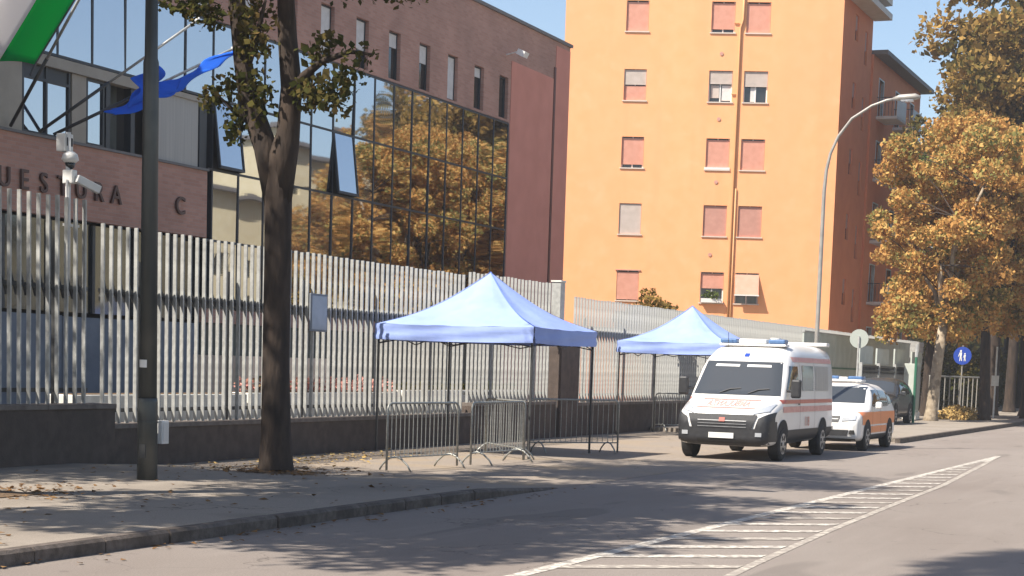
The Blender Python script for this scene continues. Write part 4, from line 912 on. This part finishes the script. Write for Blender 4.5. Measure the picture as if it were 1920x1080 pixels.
def text_patch(v, txt, x, z, h, m, parent, mirror=False, axis='y'):
    cu = bpy.data.curves.new('t', 'FONT'); cu.body = txt; cu.size = h/.7; cu.align_x = 'CENTER'; cu.offset = .002
    ob = bpy.data.objects.new('tmp', cu); me = bpy.data.meshes.new_from_object(ob); bpy.data.objects.remove(ob); me.materials.clear(); me.materials.append(m)
    for vt in me.vertices:
        px, pz = (-vt.co.x if mirror else vt.co.x), vt.co.y
        if axis == 'y':
            hh, n_ = v.hit((x+px, -3, z+pz), (0, 1, 0)); vt.co = (hh if hh else Vector((x+px, .1, z+pz)))+Vector((0, -.014, .004))
        else:
            hh, n_ = v.hit((4, x+px, z+pz), (-1, 0, 0)); vt.co = (hh if hh else Vector((1, x+px, z+pz)))+Vector((.014, 0, 0))
    o = bpy.data.objects.new('lettering', me); col.objects.link(o); o.parent = parent; return o

# ambulance
amb = thing('ambulance', 'white ambulance van with red stripes facing the viewer beside the tents', 'ambulance', (-10.08, 34.3, 0))
st = [(0, .80, .42, .78), (.05, .90, .34, .95), (.14, .95, .3, 1.02), (.4, .99, .28, 1.12), (.75, 1.01, .28, 1.24), (.95, 1.02, .28, 1.33), (1.25, 1.02, .28, 1.7), (1.52, 1.02, .28, 2.04), (1.75, 1.02, .28, 2.2), (2.1, 1.02, .28, 2.33), (2.7, 1.02, .28, 2.4), (5.3, 1.02, .3, 2.4), (5.42, .98, .34, 2.34)]
bd = loft(st, 1.15, 2.4, .11); V = Veh(amb, bd); bd.build('body', M['vanwhite'], amb, smooth=True, local=True)
V.patch('windshield', M['carglass'], [(-.92, 1.31), (.92, 1.31), (.8, 2.0), (-.8, 2.0)], 'y', .008, 20, 14)
V.patch('bumper', M['blackplastic'], [(-1.0, .31), (1.0, .31), (.985, .655), (-.985, .655)], 'y', .016, 30, 8)
V.patch('lower_grille', M['ceramic'], [(-.5, .36), (.5, .36), (.5, .43), (-.5, .43)], 'y', .024, 10, 3)
for sx in (-1, 1):
    V.patch('bumper_corner', M['blackplastic'], [(sx*.66, .58), (sx*.99, .58), (sx*.985, .99), (sx*.74, .86)], 'y', .017, 12, 8)
    V.patch('headlight', M['lens'], [(sx*.6, .93), (sx*.9, 1.0), (sx*.93, 1.16), (sx*.7, 1.05)], 'y', .02, 10, 8)
    V.patch('fog_lamp', M['lens'], [(sx*.7, .5), (sx*.82, .5), (sx*.82, .58), (sx*.7, .58)], 'y', .03, 3, 3)
    V.patch('sun_visor', M['plate'], [(sx*.08, 1.89), (sx*.6, 1.89), (sx*.58, 1.935), (sx*.08, 1.935)], 'y', .012, 8, 2)
V.patch('grille', M['blackplastic'], [(-.62, .64), (.62, .64), (.72, .93), (-.72, .93)], 'y', .018, 14, 6)
for z_ in (.67, .73, .79): V.patch('grille_bar', M['rim'], [(-.5, z_), (.5, z_), (.51, z_+.018), (-.51, z_+.018)], 'y', .028, 12, 1)
V.patch('badge', M['red'], [(-.06, .78), (.06, .78), (.06, .86), (-.06, .86)], 'y', .034, 4, 4)
V.patch('number_plate', M['plate'], [(-.26, .45), (.26, .45), (.26, .56), (-.26, .56)], 'y', .04, 6, 3)
V.patch('hood_band', M['fadedred'], [(-.62, 1.045), (.62, 1.045), (.6, 1.065), (-.6, 1.065)], 'y', .014, 12, 2)
V.patch('hood_band', M['fadedred'], [(-.6, 1.205), (.6, 1.205), (.6, 1.225), (-.6, 1.225)], 'y', .014, 12, 2)
text_patch(V, 'AMBULANZA', 0, 1.09, .105, M['fadedred'], amb, True)
V.patch('brow_emblem', M['signblue'], [(-.05, 2.1), (.05, 2.1), (.05, 2.17), (-.05, 2.17)], 'y', .012, 4, 4)
b = MB(); 
for sx in (-.35, .25): b.tube([(sx, .93, 1.35), (sx+.2, 1.0, 1.43), (sx+.42, 1.03, 1.45)], .012, 5)
b.build('wipers', M['blackplastic'], amb, local=True)
# roof light bar
b = MB().box(-.72, .72, 2.0, 2.34, 2.33, 2.38).build('light_bar', M['white'], amb, local=True, bevel=.02)
for x0, x1, m in ((-.7, -.34, 'bluelens'), (-.3, .3, 'white'), (.34, .7, 'bluelens')): MB().box(x0, x1, 2.0, 2.3, 2.38, 2.48).build('beacon', M[m], b, local=True, bevel=.03)
MB().tube([(.35, 2.6, 2.4), (.35, 2.6, 2.52)], .12, 16).build('roof_vent', M['white'], amb, local=True)
MB().tube([(-.5, 1.95, 2.28), (-.5, 1.9, 2.6)], .006, 5).build('antenna', M['blackplastic'], amb, local=True)
MB().box(-.88, .88, 5.0, 5.3, 2.4, 2.48).build('rear_light_bar', M['vanwhite'], amb, local=True, bevel=.02)
for sx, ax in ((1, '+x'), (-1, '-x')):
    V.patch('side_window', M['carglass'], [(1.2, 1.42), (2.15, 1.36), (2.15, 1.93), (1.62, 1.93)], ax, .008, 12, 8)
    V.patch('rear_window', M['carglass'], [(2.5, 1.42), (3.5, 1.42), (3.5, 1.95), (2.5, 1.95)], ax, .008, 8, 6)
    V.patch('frosted_window', M['greyblind'], [(3.7, 1.42), (4.9, 1.42), (4.9, 1.95), (3.7, 1.95)], ax, .007, 8, 6)
    for k, (z0, z1) in enumerate(((1.16, 1.24), (.98, 1.10), (2.02, 2.12))): V.patch('red_stripe', M['fadedred'] if k else M['red'], [(.9 if k < 2 else 1.9, z0), (5.35, z0), (5.35, z1), (.9 if k < 2 else 1.9, z1)], ax, .007, 30, 2)
    V.patch('sill_trim', M['blackplastic'], [(1.3, .33), (5.3, .33), (5.3, .62), (1.3, .62)], ax, .009, 30, 4)
    V.patch('front_fender_trim', M['blackplastic'], [(.1, .4), (.55, .4), (.5, .8), (.14, .8)], ax, .01, 6, 6)
    for y_ in (2.3, 3.6): V.patch('door_gap', M['ceramic'], [(y_, .62), (y_+.012, .62), (y_+.012, 2.1), (y_, 2.1)], ax, .0085, 1, 12)
    V.patch('door_handle', M['blackplastic'], [(2.02, 1.13), (2.2, 1.13), (2.2, 1.16), (2.02, 1.16)], ax, .03, 2, 2)
    for y_ in (.93, 4.38):
        V.disc('wheel_arch', M['ceramic'], (y_, .4), .44, ax, .012, z_clip=.29); V.wheel(sx*(1.035), y_, .345, .24, sx)
    mr = MB().tube([(sx*.97, 1.25, 1.42), (sx*1.12, 1.15, 1.42)], .03, 6).build('mirror_arm', M['blackplastic'], amb, local=True)
    MB().box(min(sx*1.1, sx*1.3), max(sx*1.1, sx*1.3), 1.08, 1.22, 1.28, 1.66).build('mirror', M['blackplastic'], mr, local=True, bevel=.04)
V.patch('rear_window', M['carglass'], [(-.7, 1.45), (.7, 1.45), (.66, 2.0), (-.66, 2.0)], 'rear', .008, 6, 5)
text_patch(V, '118', 2.9, .68, .2, M['red'], amb, False, '+x')

def car(name, label, loc, paint, stripe, bar, rz=0):
    t = thing(name, label, 'car', loc, None, rz)
    st = [(0, .74, .34, .66), (.06, .85, .26, .82), (.2, .9, .22, .92), (.6, .915, .2, 1.0), (1.05, .92, .2, 1.06), (1.2, .92, .2, 1.14), (1.75, .92, .2, 1.5), (2.1, .92, .2, 1.585), (2.6, .92, .2, 1.61), (3.3, .92, .2, 1.58), (3.75, .92, .2, 1.48), (4.15, .91, .24, 1.1), (4.3, .88, .3, .98), (4.36, .84, .36, .8)]
    bd = loft(st, .95, 1.6, .2, e=.36); v = Veh(t, bd); bd.build('body', paint, t, smooth=True, local=True)
    v.patch('windshield', M['carglass'], [(-.74, 1.12), (.74, 1.12), (.64, 1.51), (-.64, 1.51)], 'y', .008, 18, 12)
    v.patch('bumper_grille', M['blackplastic'], [(-.62, .36), (.62, .36), (.66, .5), (-.66, .5)], 'y', .012, 14, 5)
    v.patch('grille', M['blackplastic'], [(-.4, .68), (.4, .68), (.44, .82), (-.44, .82)], 'y', .012, 12, 4)
    v.patch('grille_bar', M['rim'], [(-.4, .74), (.4, .74), (.4, .755), (-.4, .755)], 'y', .022, 8, 1)
    v.patch('number_plate', M['plate'], [(-.26, .53), (.26, .53), (.26, .63), (-.26, .63)], 'y', .025, 6, 3)
    v.patch('bumper_lip', M['blackplastic'], [(-.8, .23), (.8, .23), (.8, .3), (-.8, .3)], 'y', .01, 14, 3)
    v.patch('rear_window', M['carglass'], [(-.6, 1.12), (.6, 1.12), (.55, 1.42), (-.55, 1.42)], 'rear', .008, 8, 6)
    for sx, ax in ((1, '+x'), (-1, '-x')):
        v.patch('headlight', M['lens'], [(sx*.47, .7), (sx*.8, .74), (sx*.8, .84), (sx*.5, .81)], 'y', .016, 8, 5)
        v.patch('fog_lamp', M['ceramic'], [(sx*.66, .4), (sx*.8, .4), (sx*.78, .5), (sx*.68, .5)], 'y', .016, 4, 4)
        v.patch('side_window', M['carglass'], [(1.4, 1.06), (2.35, 1.04), (2.35, 1.44), (1.9, 1.44)], ax, .008, 12, 8)
        v.patch('side_window', M['carglass'], [(2.45, 1.04), (3.3, 1.05), (3.2, 1.42), (2.45, 1.44)], ax, .008, 10, 8)
        v.patch('quarter_window', M['carglass'], [(3.38, 1.08), (3.8, 1.12), (3.6, 1.36), (3.34, 1.4)], ax, .008, 6, 6)
        v.patch('sill_trim', M['blackplastic'], [(1.2, .23), (3.2, .23), (3.2, .38), (1.2, .38)], ax, .008, 16, 3)
        if stripe:
            v.patch('orange_stripe', M['orangestripe'], [(.35, .62), (4.1, .62), (4.1, .92), (.35, .92)], ax, .006, 40, 6)
            v.patch('orange_stripe', M['orangestripe'], [(1.25, .42), (3.1, .42), (3.1, .58), (1.25, .58)], ax, .006, 24, 3)
        for y_ in (1.36, 2.4): v.patch('door_gap', M['ceramic'], [(y_, .4), (y_+.01, .4), (y_+.01, 1.04), (y_, 1.04)], ax, .009, 1, 8)
        for y_ in (.85, 3.5): v.disc('wheel_arch', M['ceramic'], (y_, .36), .39, ax, .011, z_clip=.21); v.wheel(sx*.935, y_, .325, .22, sx)
        mr = MB().tube([(sx*.85, 1.5, 1.06), (sx*1.0, 1.46, 1.08)], .025, 6).build('mirror_arm', M['blackplastic'], t, local=True)
        MB().box(min(sx*.97, sx*1.12), max(sx*.97, sx*1.12), 1.4, 1.52, 1.0, 1.16).build('mirror', paint, mr, local=True, bevel=.03)
    if bar:
        o = MB().box(-.5, .5, 2.1, 2.38, 1.63, 1.68).build('light_bar', M['white'], t, local=True, bevel=.01)
        for x0, x1 in ((-.5, -.12), (.12, .5)): MB().box(x0, x1, 2.1, 2.36, 1.68, 1.76).build('beacon', M['bluelens'], o, local=True, bevel=.02)
        MB().box(-.1, .1, 2.1, 2.36, 1.68, 1.74).build('siren', M['white'], o, local=True)
    return t
car('patrol_car', 'white car with orange side stripes parked behind the ambulance', (-9.68, 41.2, 0), M['vanwhite'], True, True)
car('parked_car', 'dark parked car partly hidden behind the white car near the gate', (-12.75, 60.5, .12), M['darkpaint'], False, False)
hz = MB().box(-940, 940, -340, 1540, -1.6, 36); ho = hz.build('haze', []); ho['kind'] = 'stuff'
hm = bpy.data.materials.new('haze air'); hm.use_nodes = True; hn = hm.node_tree.nodes; hn.remove(hn['Principled BSDF'])
pv = hn.new('ShaderNodeVolumePrincipled'); pv.inputs['Color'].default_value = (.93, .94, .96, 1); pv.inputs['Density'].default_value = .0007; pv.inputs['Anisotropy'].default_value = .2
hm.node_tree.links.new(pv.outputs[0], hn['Material Output'].inputs['Volume']); ho.data.materials.append(hm)
print('objects', len(bpy.data.objects))
